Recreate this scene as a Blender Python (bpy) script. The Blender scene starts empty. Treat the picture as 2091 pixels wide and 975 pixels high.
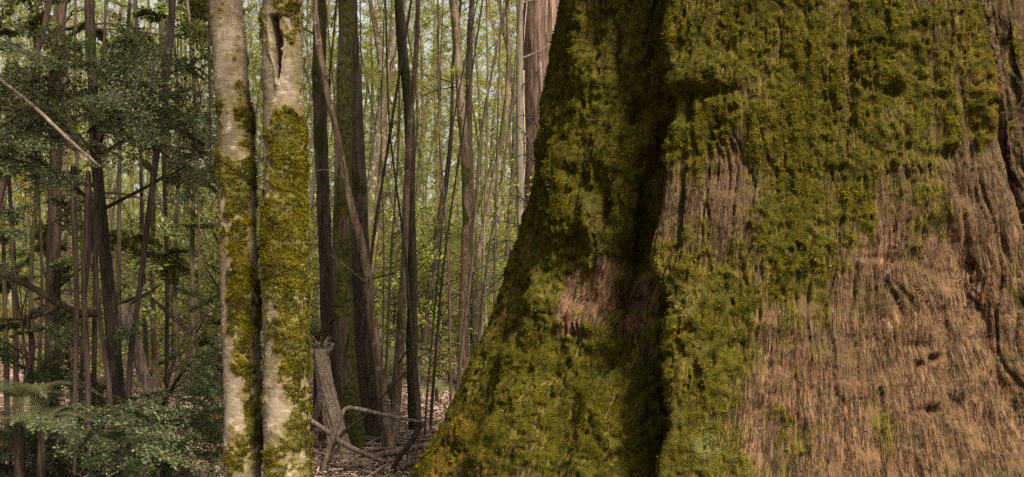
import bpy, math, random
import numpy as np
from math import radians, pi
random.seed(7)
RNG = np.random.default_rng(11)
S = bpy.context.scene
COL = S.collection

# ------------------------------------------------------------------ camera
F, CXP, HORP, CAMZ = 2000.0, 1045.5, 600.0, 1.5      # focal length in photo pixels, centre column, horizon row, eye height
cam_d = bpy.data.cameras.new('camera'); cam = bpy.data.objects.new('camera', cam_d); COL.objects.link(cam)
cam.location = (0, 0, CAMZ); cam.rotation_euler = (pi/2, 0, 0)
cam_d.sensor_width = 36; cam_d.lens = F/2091*36; cam_d.shift_y = (HORP-487.5)/2091
cam_d.clip_start = 0.05; cam_d.clip_end = 600
S.camera = cam
# ------------------------------------------------------------------ sky, sun, exposure
SUN_EL, SUN_AZ = radians(51), radians(32)             # azimuth measured from -Y (behind the camera), negative = towards the left
W = bpy.data.worlds.new('World'); S.world = W; W.use_nodes = True
wn = W.node_tree.nodes; wl = W.node_tree.links; wn.clear()
sky = wn.new('ShaderNodeTexSky'); sky.sky_type = 'NISHITA'; sky.sun_disc = False
sky.sun_elevation = SUN_EL; sky.sun_rotation = pi - SUN_AZ
sky.air_density = 0.8; sky.dust_density = 5.0; sky.ozone_density = 0.4
bg = wn.new('ShaderNodeBackground'); bg.inputs['Strength'].default_value = 0.10
wo = wn.new('ShaderNodeOutputWorld')
veil = wn.new('ShaderNodeHueSaturation'); veil.inputs['Saturation'].default_value = 0.5      # thin bright cloud veil over the blue
warm = wn.new('ShaderNodeMix'); warm.data_type = 'RGBA'; warm.blend_type = 'MULTIPLY'; warm.inputs[0].default_value = 1.0; warm.inputs[7].default_value = (1.0, 0.94, 0.78, 1)
wl.new(sky.outputs[0], veil.inputs['Color']); wl.new(veil.outputs[0], warm.inputs[6]); wl.new(warm.outputs[2], bg.inputs[0]); wl.new(bg.outputs[0], wo.inputs[0])
sun_d = bpy.data.lights.new('sun', 'SUN'); sun = bpy.data.objects.new('sun', sun_d); COL.objects.link(sun)
sun_d.energy = 4.6; sun_d.angle = radians(9); sun_d.color = (1.0, 0.91, 0.74)
from mathutils import Vector
SUND = Vector((math.sin(SUN_AZ)*math.cos(SUN_EL), -math.cos(SUN_AZ)*math.cos(SUN_EL), math.sin(SUN_EL)))
sun.rotation_euler = SUND.to_track_quat('Z', 'Y').to_euler()
S.view_settings.view_transform = 'Standard'; S.view_settings.look = 'None'
S.view_settings.gamma = 1.0; S.view_settings.use_curve_mapping = False
S.view_settings.exposure = 1.58
S.cycles.max_bounces = 4; S.cycles.diffuse_bounces = 3; S.cycles.transmission_bounces = 3; S.cycles.glossy_bounces = 1
S.cycles.use_denoising = False; S.cycles.sample_clamp_indirect = 3.0; S.cycles.sample_clamp_direct = 8.0

# ------------------------------------------------------------------ numeric helpers
def at(px, py, Y):
    """point of the place that stands at depth Y under a photo pixel"""
    return np.array(((px-CXP)/F*Y, Y, CAMZ-(py-HORP)/F*Y))
_TAB = np.random.default_rng(5).random(65536)
def vnoise(p, seed=0):
    i = np.floor(p).astype(np.int64); f = p-i; f = f*f*f*(f*(f*6-15)+10)
    ix, iy, iz = i[..., 0], i[..., 1], i[..., 2]
    def h(a, b, c): return _TAB[((a*73856093) ^ (b*19349663) ^ (c*83492791) ^ (seed*2654435)) & 65535]
    fx, fy, fz = f[..., 0], f[..., 1], f[..., 2]
    def lz(a, b): 
        v0 = h(a, b, iz); return v0+(h(a, b, iz+1)-v0)*fz
    a0 = lz(ix, iy); a0 = a0+(lz(ix, iy+1)-a0)*fy
    a1 = lz(ix+1, iy); a1 = a1+(lz(ix+1, iy+1)-a1)*fy
    return (a0+(a1-a0)*fx)*2-1
def fbm(p, octv=4, seed=0, gain=.5):
    s = 0; a = 1; t = 0
    for k in range(octv):
        s = s+a*vnoise(p*(2.03**k)+k*17.3, seed+k); t += a; a *= gain
    return s/t
def sstep(a, b, x):
    t = np.clip((x-a)/(b-a), 0, 1); return t*t*(3-2*t)
def nrm(v):
    return v/np.maximum(np.linalg.norm(v, axis=-1, keepdims=True), 1e-9)

# ------------------------------------------------------------------ mesh helpers
def mesh_np(name, V, Q=None, T=None, attrs=None, uv=None, smooth=True):
    me = bpy.data.meshes.new(name)
    V = np.asarray(V, np.float32).reshape(-1, 3)
    nq = 0 if Q is None else len(Q); nt = 0 if T is None else len(T)
    loops = np.concatenate([np.asarray(Q, np.int32).ravel() if nq else np.zeros(0, np.int32),
                            np.asarray(T, np.int32).ravel() if nt else np.zeros(0, np.int32)])
    starts = np.concatenate([np.arange(nq)*4, nq*4+np.arange(nt)*3]).astype(np.int32)
    me.vertices.add(len(V)); me.vertices.foreach_set('co', V.ravel())
    me.loops.add(len(loops)); me.loops.foreach_set('vertex_index', loops)
    me.polygons.add(nq+nt); me.polygons.foreach_set('loop_start', starts)
    me.polygons.foreach_set('use_smooth', np.full(nq+nt, smooth))
    if uv is not None:
        l = me.uv_layers.new(name='grain'); l.data.foreach_set('uv', np.asarray(uv, np.float32)[loops].ravel())
    me.update(calc_edges=True)
    for k, a in (attrs or {}).items():
        at_ = me.attributes.new(k, 'FLOAT', 'POINT'); at_.data.foreach_set('value', np.asarray(a, np.float32).ravel())
    return me
def obj(name, me, mat, parent=None, loc=None):
    o = bpy.data.objects.new(name, me); COL.objects.link(o)
    if mat and not me.materials: me.materials.append(mat)
    if parent: o.parent = parent
    if loc is not None: o.location = loc
    return o
def tag(o, label=None, cat=None, group=None, kind=None):
    if label: o['label'] = label
    if cat: o['category'] = cat
    if group: o['group'] = group
    if kind: o['kind'] = kind
    return o
def thing(name, label, cat, loc=(0, 0, 0), group=None):
    o = bpy.data.objects.new(name, None); COL.objects.link(o); o.location = loc; o.empty_display_size = .2
    return tag(o, label, cat, group)
def grid_quads(nu, nv, wrap):
    """nu rows (along), nv columns (around)"""
    i = np.arange(nu-1)[:, None]; j = np.arange(nv if wrap else nv-1)[None, :]
    j2 = (j+1) % nv if wrap else j+1
    a = i*nv+j; b = i*nv+j2; c = (i+1)*nv+j2; d = (i+1)*nv+j
    return np.stack([a+0*b, b+0*a, c, d], -1).reshape(-1, 4)
def spline(P, n):
    """Catmull-Rom through control rows (any columns), n samples evenly in arc length of the first three"""
    P = np.asarray(P, float); E = np.vstack([2*P[0]-P[1], P, 2*P[-1]-P[-2]])
    out = []
    for k in range(len(P)-1):
        p0, p1, p2, p3 = E[k:k+4]; t = np.linspace(0, 1, 24, endpoint=False)[:, None]
        out.append(.5*((2*p1)+(-p0+p2)*t+(2*p0-5*p1+4*p2-p3)*t*t+(-p0+3*p1-3*p2+p3)*t**3))
    D = np.vstack(out+[P[-1:]])
    s = np.concatenate([[0], np.cumsum(np.linalg.norm(np.diff(D[:, :3], axis=0), axis=1))])
    u = np.linspace(0, s[-1], n)
    return np.stack([np.interp(u, s, D[:, c]) for c in range(D.shape[1])], 1), s[-1]
def frames(C):
    T = nrm(np.gradient(C, axis=0))
    ref = np.array((0., 1, 0)) if abs(T[:, 1]).max() < .9 else np.array((1., 0, 0))
    if abs(T[:, 2]).mean() < .5: ref = np.array((0, 0, 1.))
    A = nrm(np.cross(T, ref)); B = np.cross(T, A)
    return T, A, B
def tube_geo(C, R, sides, disp=None):
    T, A, B = frames(C); th = np.linspace(0, 2*pi, sides, endpoint=False)
    D = np.cos(th)[None, :, None]*A[:, None]+np.sin(th)[None, :, None]*B[:, None]
    P = C[:, None]+D*R[:, None, None]
    if disp is not None: P = P+D*disp(P, D, th)[..., None]
    V = P.reshape(-1, 3); Q = grid_quads(len(C), sides, True)
    n = len(V); V = np.vstack([V, C[0], C[-1]])
    j = np.arange(sides); j2 = (j+1) % sides
    T0 = np.stack([np.full(sides, n), j2, j], 1); b = (len(C)-1)*sides
    T1 = np.stack([np.full(sides, n+1), b+j, b+j2], 1)
    return V, Q, np.vstack([T0, T1])
class Acc:
    """collects pieces of ONE mesh"""
    def __init__(s): s.V = []; s.Q = []; s.T = []; s.n = 0
    def add(s, V, Q=None, T=None):
        s.V.append(V)
        if Q is not None and len(Q): s.Q.append(np.asarray(Q)+s.n)
        if T is not None and len(T): s.T.append(np.asarray(T)+s.n)
        s.n += len(V)
    def mesh(s, name, **k):
        return mesh_np(name, np.vstack(s.V), np.vstack(s.Q) if s.Q else None, np.vstack(s.T) if s.T else None, **k)
def prisms(A, B, r0, r1):
    """thin three-sided twigs from A to B, all at once"""
    A = np.asarray(A); B = np.asarray(B); n = len(A); T = nrm(B-A)
    ref = np.where(np.abs(T[:, 2:3]) < .9, np.array([[0, 0, 1.]]), np.array([[1., 0, 0]])); U = nrm(np.cross(T, ref)); W_ = np.cross(T, U)
    ring = [U, -.5*U+.866*W_, -.5*U-.866*W_]
    V = np.stack([A+d*r0 for d in ring]+[B+d*r1 for d in ring], 1).reshape(-1, 3); b = np.arange(n)[:, None]*6
    return V, np.concatenate([b+np.array([[i, (i+1) % 3, 3+(i+1) % 3, 3+i]]) for i in range(3)]), None
def leaves_geo(P, D, N, L, Wd, fold=.25, six=False):
    """leaf blades: base P, direction D, face normal N, length L, half width Wd"""
    D = nrm(D); Sd = nrm(np.cross(D, N)); N = np.cross(Sd, D)
    L = np.broadcast_to(np.asarray(L, float), (len(P),))[:, None]; Wd = np.broadcast_to(np.asarray(Wd, float), (len(P),))[:, None]
    n = len(P)
    if not six:
        m = P+D*L*.45
        V = np.stack([P, m+Sd*Wd+N*Wd*fold, P+D*L-N*L*.08, m-Sd*Wd+N*Wd*fold], 1).reshape(-1, 3)
        b = np.arange(n)[:, None]*4
        T = np.concatenate([b+np.array([[0, 1, 2]]), b+np.array([[0, 2, 3]])])
    else:
        a = P+D*L*.28; c = P+D*L*.66-N*L*.03
        V = np.stack([P, a+Sd*Wd*.86+N*Wd*fold, c+Sd*Wd*.8+N*Wd*fold, P+D*L-N*L*.12, c-Sd*Wd*.8+N*Wd*fold, a-Sd*Wd*.86+N*Wd*fold], 1).reshape(-1, 3)
        b = np.arange(n)[:, None]*6
        T = np.concatenate([b+np.array([[0, 1, 2]]), b+np.array([[0, 2, 3]]), b+np.array([[0, 3, 4]]), b+np.array([[0, 4, 5]])])
    return V, None, T
def rdir(n, zb=0.0, zs=1.0):
    v = RNG.normal(size=(n, 3)); v[:, 2] = v[:, 2]*zs+zb
    return nrm(v)

# ------------------------------------------------------------------ material helpers
class NB:
    def __init__(s, name):
        s.m = bpy.data.materials.new(name); s.m.use_nodes = True
        s.nt = s.m.node_tree; s.nt.nodes.clear()
        s.out = s.nt.nodes.new('ShaderNodeOutputMaterial')
    def n(s, t, props=None, **inp):
        d = s.nt.nodes.new('ShaderNode'+t)
        for k, v in (props or {}).items(): setattr(d, k, v)
        for k, v in inp.items():
            key = int(k[1:]) if k[0] == '_' and k[1:].isdigit() else k.replace('_', ' ')
            s.set(d.inputs[key], v)
        return d
    def set(s, sock, v):
        if hasattr(v, 'links') or isinstance(v, bpy.types.NodeSocket): s.nt.links.new(v, sock)
        elif isinstance(v, bpy.types.Node): s.nt.links.new(v.outputs[0], sock)
        else:
            if isinstance(v, tuple) and len(v) == 3 and sock.type == 'RGBA': v = (*v, 1)
            sock.default_value = v
    def mix(s, f, a, b, mode='MIX'):
        d = s.nt.nodes.new('ShaderNodeMix'); d.data_type = 'RGBA'; d.blend_type = mode
        s.set(d.inputs[0], f); s.set(d.inputs[6], a); s.set(d.inputs[7], b); return d.outputs[2]
    def math(s, op, a, b=0.0, c=0.0, clamp=False):
        d = s.nt.nodes.new('ShaderNodeMath'); d.operation = op; d.use_clamp = clamp
        s.set(d.inputs[0], a); s.set(d.inputs[1], b); s.set(d.inputs[2], c); return d.outputs[0]
    def rng(s, v, a, b, c=0.0, d_=1.0):
        d = s.nt.nodes.new('ShaderNodeMapRange'); d.interpolation_type = 'SMOOTHSTEP'
        for i, x in enumerate((v, a, b, c, d_)): s.set(d.inputs[i], x)
        return d.outputs[0]
    def attr(s, name): return s.n('Attribute', {'attribute_name': name}).outputs['Fac']
    def noise(s, vec, scale, detail=3, rough=.55, dist=0.0):
        return s.n('TexNoise', None, Vector=vec, Scale=scale, Detail=detail, Roughness=rough, Distortion=dist).outputs['Fac']
    def coords(s, scale=(1, 1, 1), src='Object'):
        tc = s.n('TexCoord'); mp = s.n('Mapping', None, Vector=tc.outputs[src], Scale=scale); return mp.outputs[0]
    def grain(s, scale):
        u = s.n('UVMap', {'uv_map': 'grain'}); mp = s.n('Mapping', None, Vector=u.outputs[0], Scale=scale); return mp.outputs[0]
    def finish(s, col, rough, bump=None, bstr=.5, bdist=.01, spec=.3):
        p = s.n('BsdfPrincipled'); s.set(p.inputs['Base Color'], col); s.set(p.inputs['Roughness'], rough)
        p.inputs['Specular IOR Level'].default_value = spec
        if bump is not None:
            b = s.n('Bump', None, Strength=bstr, Distance=bdist, Height=bump); s.nt.links.new(b.outputs[0], p.inputs['Normal'])
        s.nt.links.new(p.outputs[0], s.out.inputs[0]); return s.m

def mat_leaf(name, ca, cb, cc=None, rough=.45, trans=.3, spec=.4, tcol=None):
    b = NB(name); g = b.n('NewGeometry'); oi = b.n('ObjectInfo')
    r = g.outputs['Random Per Island']
    c = b.mix(r, ca, cb)
    if cc: c = b.mix(b.rng(r, .86, 1.0), c, cc)
    hv = b.n('HueSaturation', None, Hue=b.math('MULTIPLY_ADD', oi.outputs['Random'], .03, .485), Saturation=1.0,
             Value=b.math('MULTIPLY_ADD', oi.outputs['Random'], .35, .82), Color=c)
    p = b.n('BsdfPrincipled', None, Roughness=rough); p.inputs['Specular IOR Level'].default_value = spec
    b.set(p.inputs['Base Color'], hv.outputs[0])
    if trans:
        t = b.n('BsdfTranslucent'); b.set(t.inputs[0], b.mix(.6, hv.outputs[0], tcol or cb))
        mx = b.n('MixShader', None, Fac=trans); b.nt.links.new(p.outputs[0], mx.inputs[1]); b.nt.links.new(t.outputs[0], mx.inputs[2])
        b.nt.links.new(mx.outputs[0], b.out.inputs[0])
    else: b.nt.links.new(p.outputs[0], b.out.inputs[0])
    return b.m
def mat_moss(name, ca, cb, cc, attr=None, extra=None):
    """tufts of moss; an optional vertex value leads towards another kind of moss"""
    b = NB(name); g = b.n('NewGeometry'); r = b.math('MULTIPLY_ADD', g.outputs['Random Per Island'], .55, .2)
    pat = b.rng(b.noise(b.coords(), 9.0, 3), .38, .64)
    c = b.mix(pat, b.mix(r, ca, cb), b.mix(r, cb, cc))
    c = b.mix(b.rng(b.noise(b.coords(), 3.3, 5, .7), .50, .66, 0, .75), c, b.mix(r, (0.022, 0.017, 0.004), (0.075, 0.053, 0.011)))
    if attr: c = b.mix(b.attr(attr[0]), c, b.mix(r, attr[1], attr[2]))
    if extra: c = b.mix(b.attr(extra[0]), c, b.mix(r, extra[1], extra[2]))
    p = b.n('BsdfPrincipled', None, Roughness=.9); p.inputs['Specular IOR Level'].default_value = .03
    b.set(p.inputs['Base Color'], c)
    t = b.n('BsdfTranslucent'); b.set(t.inputs[0], c)
    mx = b.n('MixShader', None, Fac=.25); b.nt.links.new(p.outputs[0], mx.inputs[1]); b.nt.links.new(t.outputs[0], mx.inputs[2])
    b.nt.links.new(mx.outputs[0], b.out.inputs[0])
    return b.m
def mat_bark(name, c0, c1, c2, moss=None, moss2=None, lichen=None, scale=1.0, stretch=8.0, bstr=.6, bdist=.006, rough=.85):
    """fibrous bark along Z; the vertex value 'moss' covers it"""
    b = NB(name); co = b.coords((1, 1, 1/stretch))
    f = b.noise(co, 45*scale, 5, .6, .4); f2 = b.noise(co, 9*scale, 4, .6); pl = b.noise(b.coords(), 4*scale, 4, .6)
    c = b.mix(b.rng(f, .35, .68), c0, c1); c = b.mix(b.rng(f2, .52, .75), c, c2)
    if lichen: c = b.mix(b.rng(b.noise(b.coords(), 14*scale, 4, .65), .55, .62), c, lichen)
    h = f
    if moss:
        fine = b.noise(b.coords(), 160, 3, .6); mid = b.noise(b.coords(), 28, 4, .6)
        m = b.rng(b.math('ADD', b.attr('moss'), b.math('MULTIPLY', b.math('SUBTRACT', mid, .5), .9)), .42, .58)
        mc = b.mix(b.rng(mid, .35, .65), moss, moss2 or moss); mc = b.mix(b.rng(fine, .3, .7), b.mix(.55, mc, (0.006, 0.008, 0.002)), mc)
        c = b.mix(m, c, mc); h = b.math('ADD', b.math('MULTIPLY', f, b.math('SUBTRACT', 1, m)), b.math('MULTIPLY', b.math('ADD', fine, mid), m))
    return b.finish(c, rough, h, bstr, bdist, .2)

# base colours
M = {}
MOSS_D, MOSS_M, MOSS_L = (0.016, 0.015, 0.002), (0.058, 0.050, 0.002), (0.150, 0.120, 0.003)
M['moss'] = mat_moss('moss_tufts', MOSS_D, MOSS_M, MOSS_L)
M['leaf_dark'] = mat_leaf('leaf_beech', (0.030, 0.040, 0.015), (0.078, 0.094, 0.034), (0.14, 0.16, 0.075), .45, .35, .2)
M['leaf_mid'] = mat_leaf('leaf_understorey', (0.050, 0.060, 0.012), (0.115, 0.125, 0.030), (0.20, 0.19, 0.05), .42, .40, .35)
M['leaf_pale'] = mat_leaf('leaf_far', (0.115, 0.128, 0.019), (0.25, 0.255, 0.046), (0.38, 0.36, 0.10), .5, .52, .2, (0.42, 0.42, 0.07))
M['leaf_sky_sheen'] = mat_leaf('leaf_sprig', (0.13, 0.17, 0.11), (0.26, 0.31, 0.24), (0.36, 0.40, 0.33), .25, .25, .7)  # pale bluish tone is reflected sky painted into the leaf colour
M['fern'] = mat_leaf('fern_green', (0.06, 0.066, 0.024), (0.135, 0.14, 0.06), (0.20, 0.20, 0.10), .5, .35, .3)
M['dark_bark'] = mat_bark('dark_bark', (0.018, 0.012, 0.008), (0.055, 0.038, 0.026), (0.085, 0.065, 0.045), MOSS_D, (0.04, 0.04, 0.007))
M['mossy_bark'] = mat_bark('mossy_bark', (0.028, 0.020, 0.012), (0.085, 0.062, 0.040), (0.15, 0.125, 0.09), (0.020, 0.022, 0.005), (0.075, 0.070, 0.010))
M['brown_bark'] = mat_bark('brown_bark', (0.045, 0.028, 0.018), (0.14, 0.095, 0.062), (0.24, 0.18, 0.13), (0.03, 0.03, 0.006), (0.075, 0.07, 0.012), lichen=(0.15, 0.13, 0.095))
M['pale_bark'] = mat_bark('far_bark', (0.038, 0.031, 0.018), (0.098, 0.082, 0.048), (0.17, 0.145, 0.092), (0.05, 0.05, 0.012), (0.10, 0.095, 0.02), lichen=(0.20, 0.18, 0.12))
M['grey_bark'] = mat_bark('grey_wood', (0.06, 0.045, 0.036), (0.17, 0.135, 0.11), (0.27, 0.225, 0.19), scale=1.3)
M['strip'] = mat_bark('peeled_strip', (0.022, 0.014, 0.012), (0.065, 0.042, 0.036), (0.12, 0.085, 0.072), scale=1.5, stretch=20)
M['white_gum'] = mat_bark('white_gum', (0.06, 0.05, 0.036), (0.11, 0.095, 0.07), (0.16, 0.14, 0.105), stretch=4, lichen=(0.10, 0.09, 0.05))
M['stick'] = mat_bark('fallen_stick', (0.06, 0.042, 0.034), (0.19, 0.140, 0.115), (0.32, 0.255, 0.215), MOSS_D, (0.09, 0.085, 0.012), scale=1.2, stretch=3)

# ================================================================== ground
def ground_z(x, y):
    p = np.stack([np.asarray(x, float)*.25, np.asarray(y, float)*.25, np.zeros_like(np.asarray(x, float))], -1)
    w = sstep(3, 9, np.hypot(x, y))
    return w*(fbm(p, 3, 40)*.22)+np.clip(np.asarray(y, float)-14, 0, 200)*.012
def build_ground():
    gx = np.concatenate([np.linspace(-100, -16, 20), np.linspace(-15, 15, 240), np.linspace(16, 100, 20)])
    gy = np.concatenate([np.linspace(-40, -3, 12), np.linspace(-2, 28, 240), np.linspace(29.5, 130, 30)])
    X, Y = np.meshgrid(gx, gy); Z = ground_z(X, Y)
    P = np.stack([X, Y, Z], -1); Z = Z+fbm(P*3.0, 4, 60)*.035*(np.hypot(X, Y) < 40)
    V = np.stack([X, Y, Z], -1).reshape(-1, 3)
    b = NB('leaf_litter_soil'); c = b.coords()
    n1 = b.noise(c, 38, 5, .7); n2 = b.noise(c, 7, 4, .6); n3 = b.noise(c, 1.1, 3, .6)
    col = b.mix(b.rng(n1, .35, .65), (0.035, 0.022, 0.016), (0.16, 0.105, 0.08)); col = b.mix(b.rng(n2, .5, .72), col, (0.22, 0.155, 0.12))
    me = mesh_np('ground', V, grid_quads(len(gy), len(gx), False)[:, ::1])
    tag(obj('ground', me, b.finish(col, .9, n1, .8, .03, .15)), kind='structure')
build_ground()

# ================================================================== the giant tree
GC = np.array((1.67, 5.6))
_zr = np.array([-.3, 0, .45, .72, 1.0, 1.3, 2.0, 2.6, 3.2, 4.5, 8, 16, 26])
_rr = np.array([2.75, 2.45, 2.08, 1.94, 1.81, 1.69, 1.52, 1.43, 1.36, 1.25, 1.08, .92, .7])
def lobe(t, c, wl_, wr):
    d = (t-c+180) % 360-180
    return np.where(d < 0, np.exp(-(d/wl_)**2), np.exp(-(d/wr)**2))
def giant_R(t, z):
    """t in degrees (270 faces the camera side), z in metres"""
    R = np.interp(z, _zr, _rr); lo = sstep(3.4, .6, z)
    v1 = 222+(3.2-np.clip(z, -1, 5))*5.2+1.8*np.sin(z*2.7+.6)+1.0*np.sin(z*6.3)+.6*np.sin(z*13.7+1)
    v2 = 282.0+(3.2-np.clip(z, -1, 5))*3.4
    R = R-(.36+.10*lo)*(1+.22*np.sin(z*5.1+2)+.15*np.sin(z*11.3))*lobe(t, v1, 8.5, 2.2)                       # deep crevice with a steep right-hand lip
    R = R+.10*lobe(t, v1+5, 3.0, 15)                             # lip of the main lobe
    R = R-.24*lobe(t, v2+1.2, 1.2, 1.3)-.20*lobe(t, v2+6.2, 1.6, 2.2)-.16*sstep(v2+4.0, v2+8, t)*sstep(362, 335, t)-.07*lobe(t, v2+11, 1.2, 1.2)-.06*lobe(t, v2+16, 1.0, 1.0)  # second fissure; the trunk beyond is set back
    R = R+.045*lobe(t, v2-3.5, 3, 3)
    R = R+.10*lo*lobe(t, 203+(1.6-z)*5, 5, 7)-.10*lo*lobe(t, 214+(1.6-z)*3, 5, 5)   # rib and hollow of the left buttress
    R = R+.12*lo*lobe(t, 185, 9, 8)
    v3 = 274+(1.9-z)*7                                            # shallow crack low on the right
    R = R-.05*sstep(1.95, 1.6, z)*lobe(t, v3, 1.3, 1.6)+.05*sstep(1.9, 1.2, z)*lobe(t, v3+9, 6, 14)
    R = R+.09*lo*lobe(t, 318, 14, 14)+.15*lo*lobe(t, 40, 30, 30)+.12*lo*lobe(t, 110, 25, 25)
    return R
def giant_P(t, z):
    R = giant_R(t, z); a = np.radians(t)
    return np.stack([GC[0]+R*np.cos(a), GC[1]+R*np.sin(a), z], -1)
def giant_hit(px, py):
    """bearing and height where a photo pixel meets the giant's side"""
    Y = np.linspace(3.0, 5.75, 500); q = np.stack([(px-CXP)/F*Y, Y, CAMZ-(py-HORP)/F*Y], -1)
    r = np.hypot(q[:, 0]-GC[0], q[:, 1]-GC[1]); t = np.degrees(np.arctan2(q[:, 1]-GC[1], q[:, 0]-GC[0])) % 360
    ins = r < giant_R(t, q[:, 2]); k = int(np.argmax(ins)) if ins.any() else int(np.argmin(r-giant_R(t, q[:, 2])))
    return t[k], q[k, 2]
def patches(s, z, lst):
    """soft ellipses on the unrolled bark: photo centre, half sizes in photo pixels, weight"""
    out = np.zeros_like(s)
    for (px, py, rx, ry, w) in lst:
        t0, z0 = giant_hit(px, py); k = 4.3/F
        d = ((s-np.radians(t0)*1.45)/(rx*k*1.15))**2+((z-z0)/(ry*k))**2
        out = out+w*np.exp(-np.clip(d, 0, 30))
    return out
def build_giant():
    th = np.concatenate([np.linspace(163, 318, 780, endpoint=False), np.linspace(318, 345, 40, endpoint=False), np.linspace(345, 523, 50, endpoint=False)])
    zz = np.concatenate([np.linspace(-.3, .30, 24, endpoint=False), np.linspace(.30, 3.5, 540, endpoint=False), np.linspace(3.5, 6, 50, endpoint=False), np.linspace(6, 26, 40)])
    Tm, Z = np.meshgrid(th, zz); t = Tm % 360
    P = giant_P(t, Z); s = np.radians(Tm)*1.45
    def normals(P):
        du = np.gradient(P, axis=1); dv = np.gradient(P, axis=0); return nrm(np.cross(du, dv))
    N = normals(P)
    front = sstep(150, 172, t)*sstep(352, 335, t)
    # ---- what grows where
    wob = np.stack([fbm(P*3.5, 4, 3, .65), fbm(P*3.5, 4, 4, .65)], -1)*.24
    sw, zw = s+wob[..., 0], Z+wob[..., 1]
    lay = [  # moss +, bare bark -
        (1450, 60, 130, 150, 1.0), (1600, 100, 140, 170, .66), (1760, 60, 130, 130, .6), (1880, 90, 80, 170, .7), (1600, 300, 140, 110, .5), (1480, 240, 90, 70, .6),
        (1375, 200, 22, 260, 1.0), (1790, 230, 90, 60, .45), (1900, 280, 60, 70, .6), (1620, 430, 90, 90, .42), (1540, 390, 60, 50, .45), (1690, 500, 80, 80, .3),
        (1440, 660, 60, 130, .8), (1400, 860, 70, 150, .75), (1490, 560, 40, 60, .6), (1450, 940, 60, 60, .7), (1385, 520, 20, 60, .6), (1630, 870, 16, 24, .9), (1560, 480, 40, 60, .5), (1680, 380, 60, 60, .4),
        (1985, 130, 26, 150, 1.0), (1992, 265, 12, 60, .9), (2012, 250, 9, 90, .9), (2055, 60, 25, 160, .35),
        (1240, 120, 130, 220, 1.1), (1180, 330, 110, 160, 1.0), (1300, 330, 60, 160, .9), (1130, 560, 70, 120, .9), (1280, 500, 90, 110, .9), (1050, 760, 60, 110, 1.0), (1110, 860, 110, 130, 1.0),
        (1230, 900, 120, 130, .9), (1310, 760, 50, 150, .8), (1000, 900, 60, 120, 1.0), (930, 920, 40, 80, .9), (1180, 760, 60, 60, .6), (1080, 640, 40, 70, .8), (1250, 690, 30, 40, .3),
        (1440, 480, 70, 110, -.75), (1420, 400, 30, 40, -.3), (1560, 720, 60, 150, -.25), (1540, 900, 80, 120, -.3), (1700, 800, 150, 260, -.25), (1850, 700, 150, 200, -.35), (1980, 640, 110, 300, -.4), (2060, 800, 120, 250, -.4),
        (1745, 330, 22, 110, -.35), (1560, 60, 10, 90, -.8), (1545, 160, 9, 60, -.6), (1990, 230, 14, 40, -.9), (2010, 420, 60, 90, -.9), (2070, 250, 22, 200, -.45), (1830, 160, 14, 14, -.7),
        (1185, 600, 44, 60, -1.5), (1150, 690, 26, 60, -.7), (1262, 610, 26, 60, -1.2), (1245, 740, 40, 42, -1.2), (1255, 95, 10, 60, -.6), (1325, 470, 12, 120, -.6), (1290, 800, 90, 120, .5), (1200, 480, 80, 40, .5), (1240, 420, 14, 40, -.7), (1290, 420, 14, 30, -.5),
        (1040, 640, 12, 50, -.5), (1000, 710, 12, 40, -.4), (1095, 430, 8, 60, -.4), (1095, 830, 14, 70, -.4), (1600, 560, 150, 260, .32), (1760, 320, 150, 110, .45), (1700, 640, 90, 160, .2), (1100, 200, 60, 200, .4), (1800, 420, 130, 120, .28), (1720, 540, 110, 200, .25), (1570, 780, 70, 170, .25), (1440, 470, 60, 90, .25)]
    amt = np.clip(patches(sw, zw, lay)*.8, -.14, .85)*front + (1-front)*(.35+.5*fbm(P*1.3, 3, 9))+.75*sstep(204, 186, t)*front
    hi = sstep(3.1, 3.8, Z); amt = amt*(1-hi)+hi*(.55+.5*fbm(P*np.array((1.5, 1.5, .5)), 3, 19))
    amt = amt+.42*fbm(P*5, 4, 12)+.55*fbm(np.stack([s*17, Z*2.2, 0*s], -1), 3, 14)+.45*fbm(P*22, 3, 15)
    amt = amt-(.10+.10*sstep(2.75, 2.2, Z))*sstep(236, 244, t)
    moss = sstep(.08, .80, amt)*(.25+.75*sstep(-.45, .05, fbm(P*np.array((34, 34, 18)), 3, 16)))
    orange = np.clip(patches(sw, zw, [(918, 940, 22, 55, .7), (1425, 160, 24, 20, .15), (1368, 230, 12, 260, .38), (1945, 130, 16, 150, .3), (2006, 190, 8, 120, .35), (1390, 700, 12, 180, .2), (1620, 870, 14, 20, .5)]), 0, 1)*front
    pale = np.clip(patches(sw, zw, [(1415, 600, 22, 80, .75), (1425, 940, 34, 60, .75), (1375, 760, 14, 110, .45), (1235, 430, 12, 40, .4), (1128, 200, 10, 70, .5)]), 0, 1)*front*sstep(-.3, .3, fbm(P*9, 3, 21))
    red = np.clip(patches(sw, zw, [(1850, 640, 200, 230, .8), (2010, 760, 90, 260, .8), (1560, 640, 30, 80, .3), (1185, 600, 55, 70, .9), (1150, 690, 40, 60, .9), (1255, 640, 50, 70, .9), (1030, 640, 60, 90, 1.0), (985, 760, 60, 90, .9), (1090, 430, 40, 90, .8), (1640, 800, 60, 150, .4), (1700, 960, 200, 80, .5), (1900, 900, 200, 120, .8)]), 0, 1)*front
    # ---- relief
    lobeL = sstep(232, 222, t)*sstep(184, 200, t); big = fbm(P*1.7, 3, 30)*.05+fbm(P*4.2, 3, 31)*(.030+.055*lobeL)
    G = np.stack([s*34+fbm(P*3, 2, 41)*1.6, Z*3.2, 0*s], -1)
    fib = 1-np.abs(fbm(G, 4, 42))*2
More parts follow.
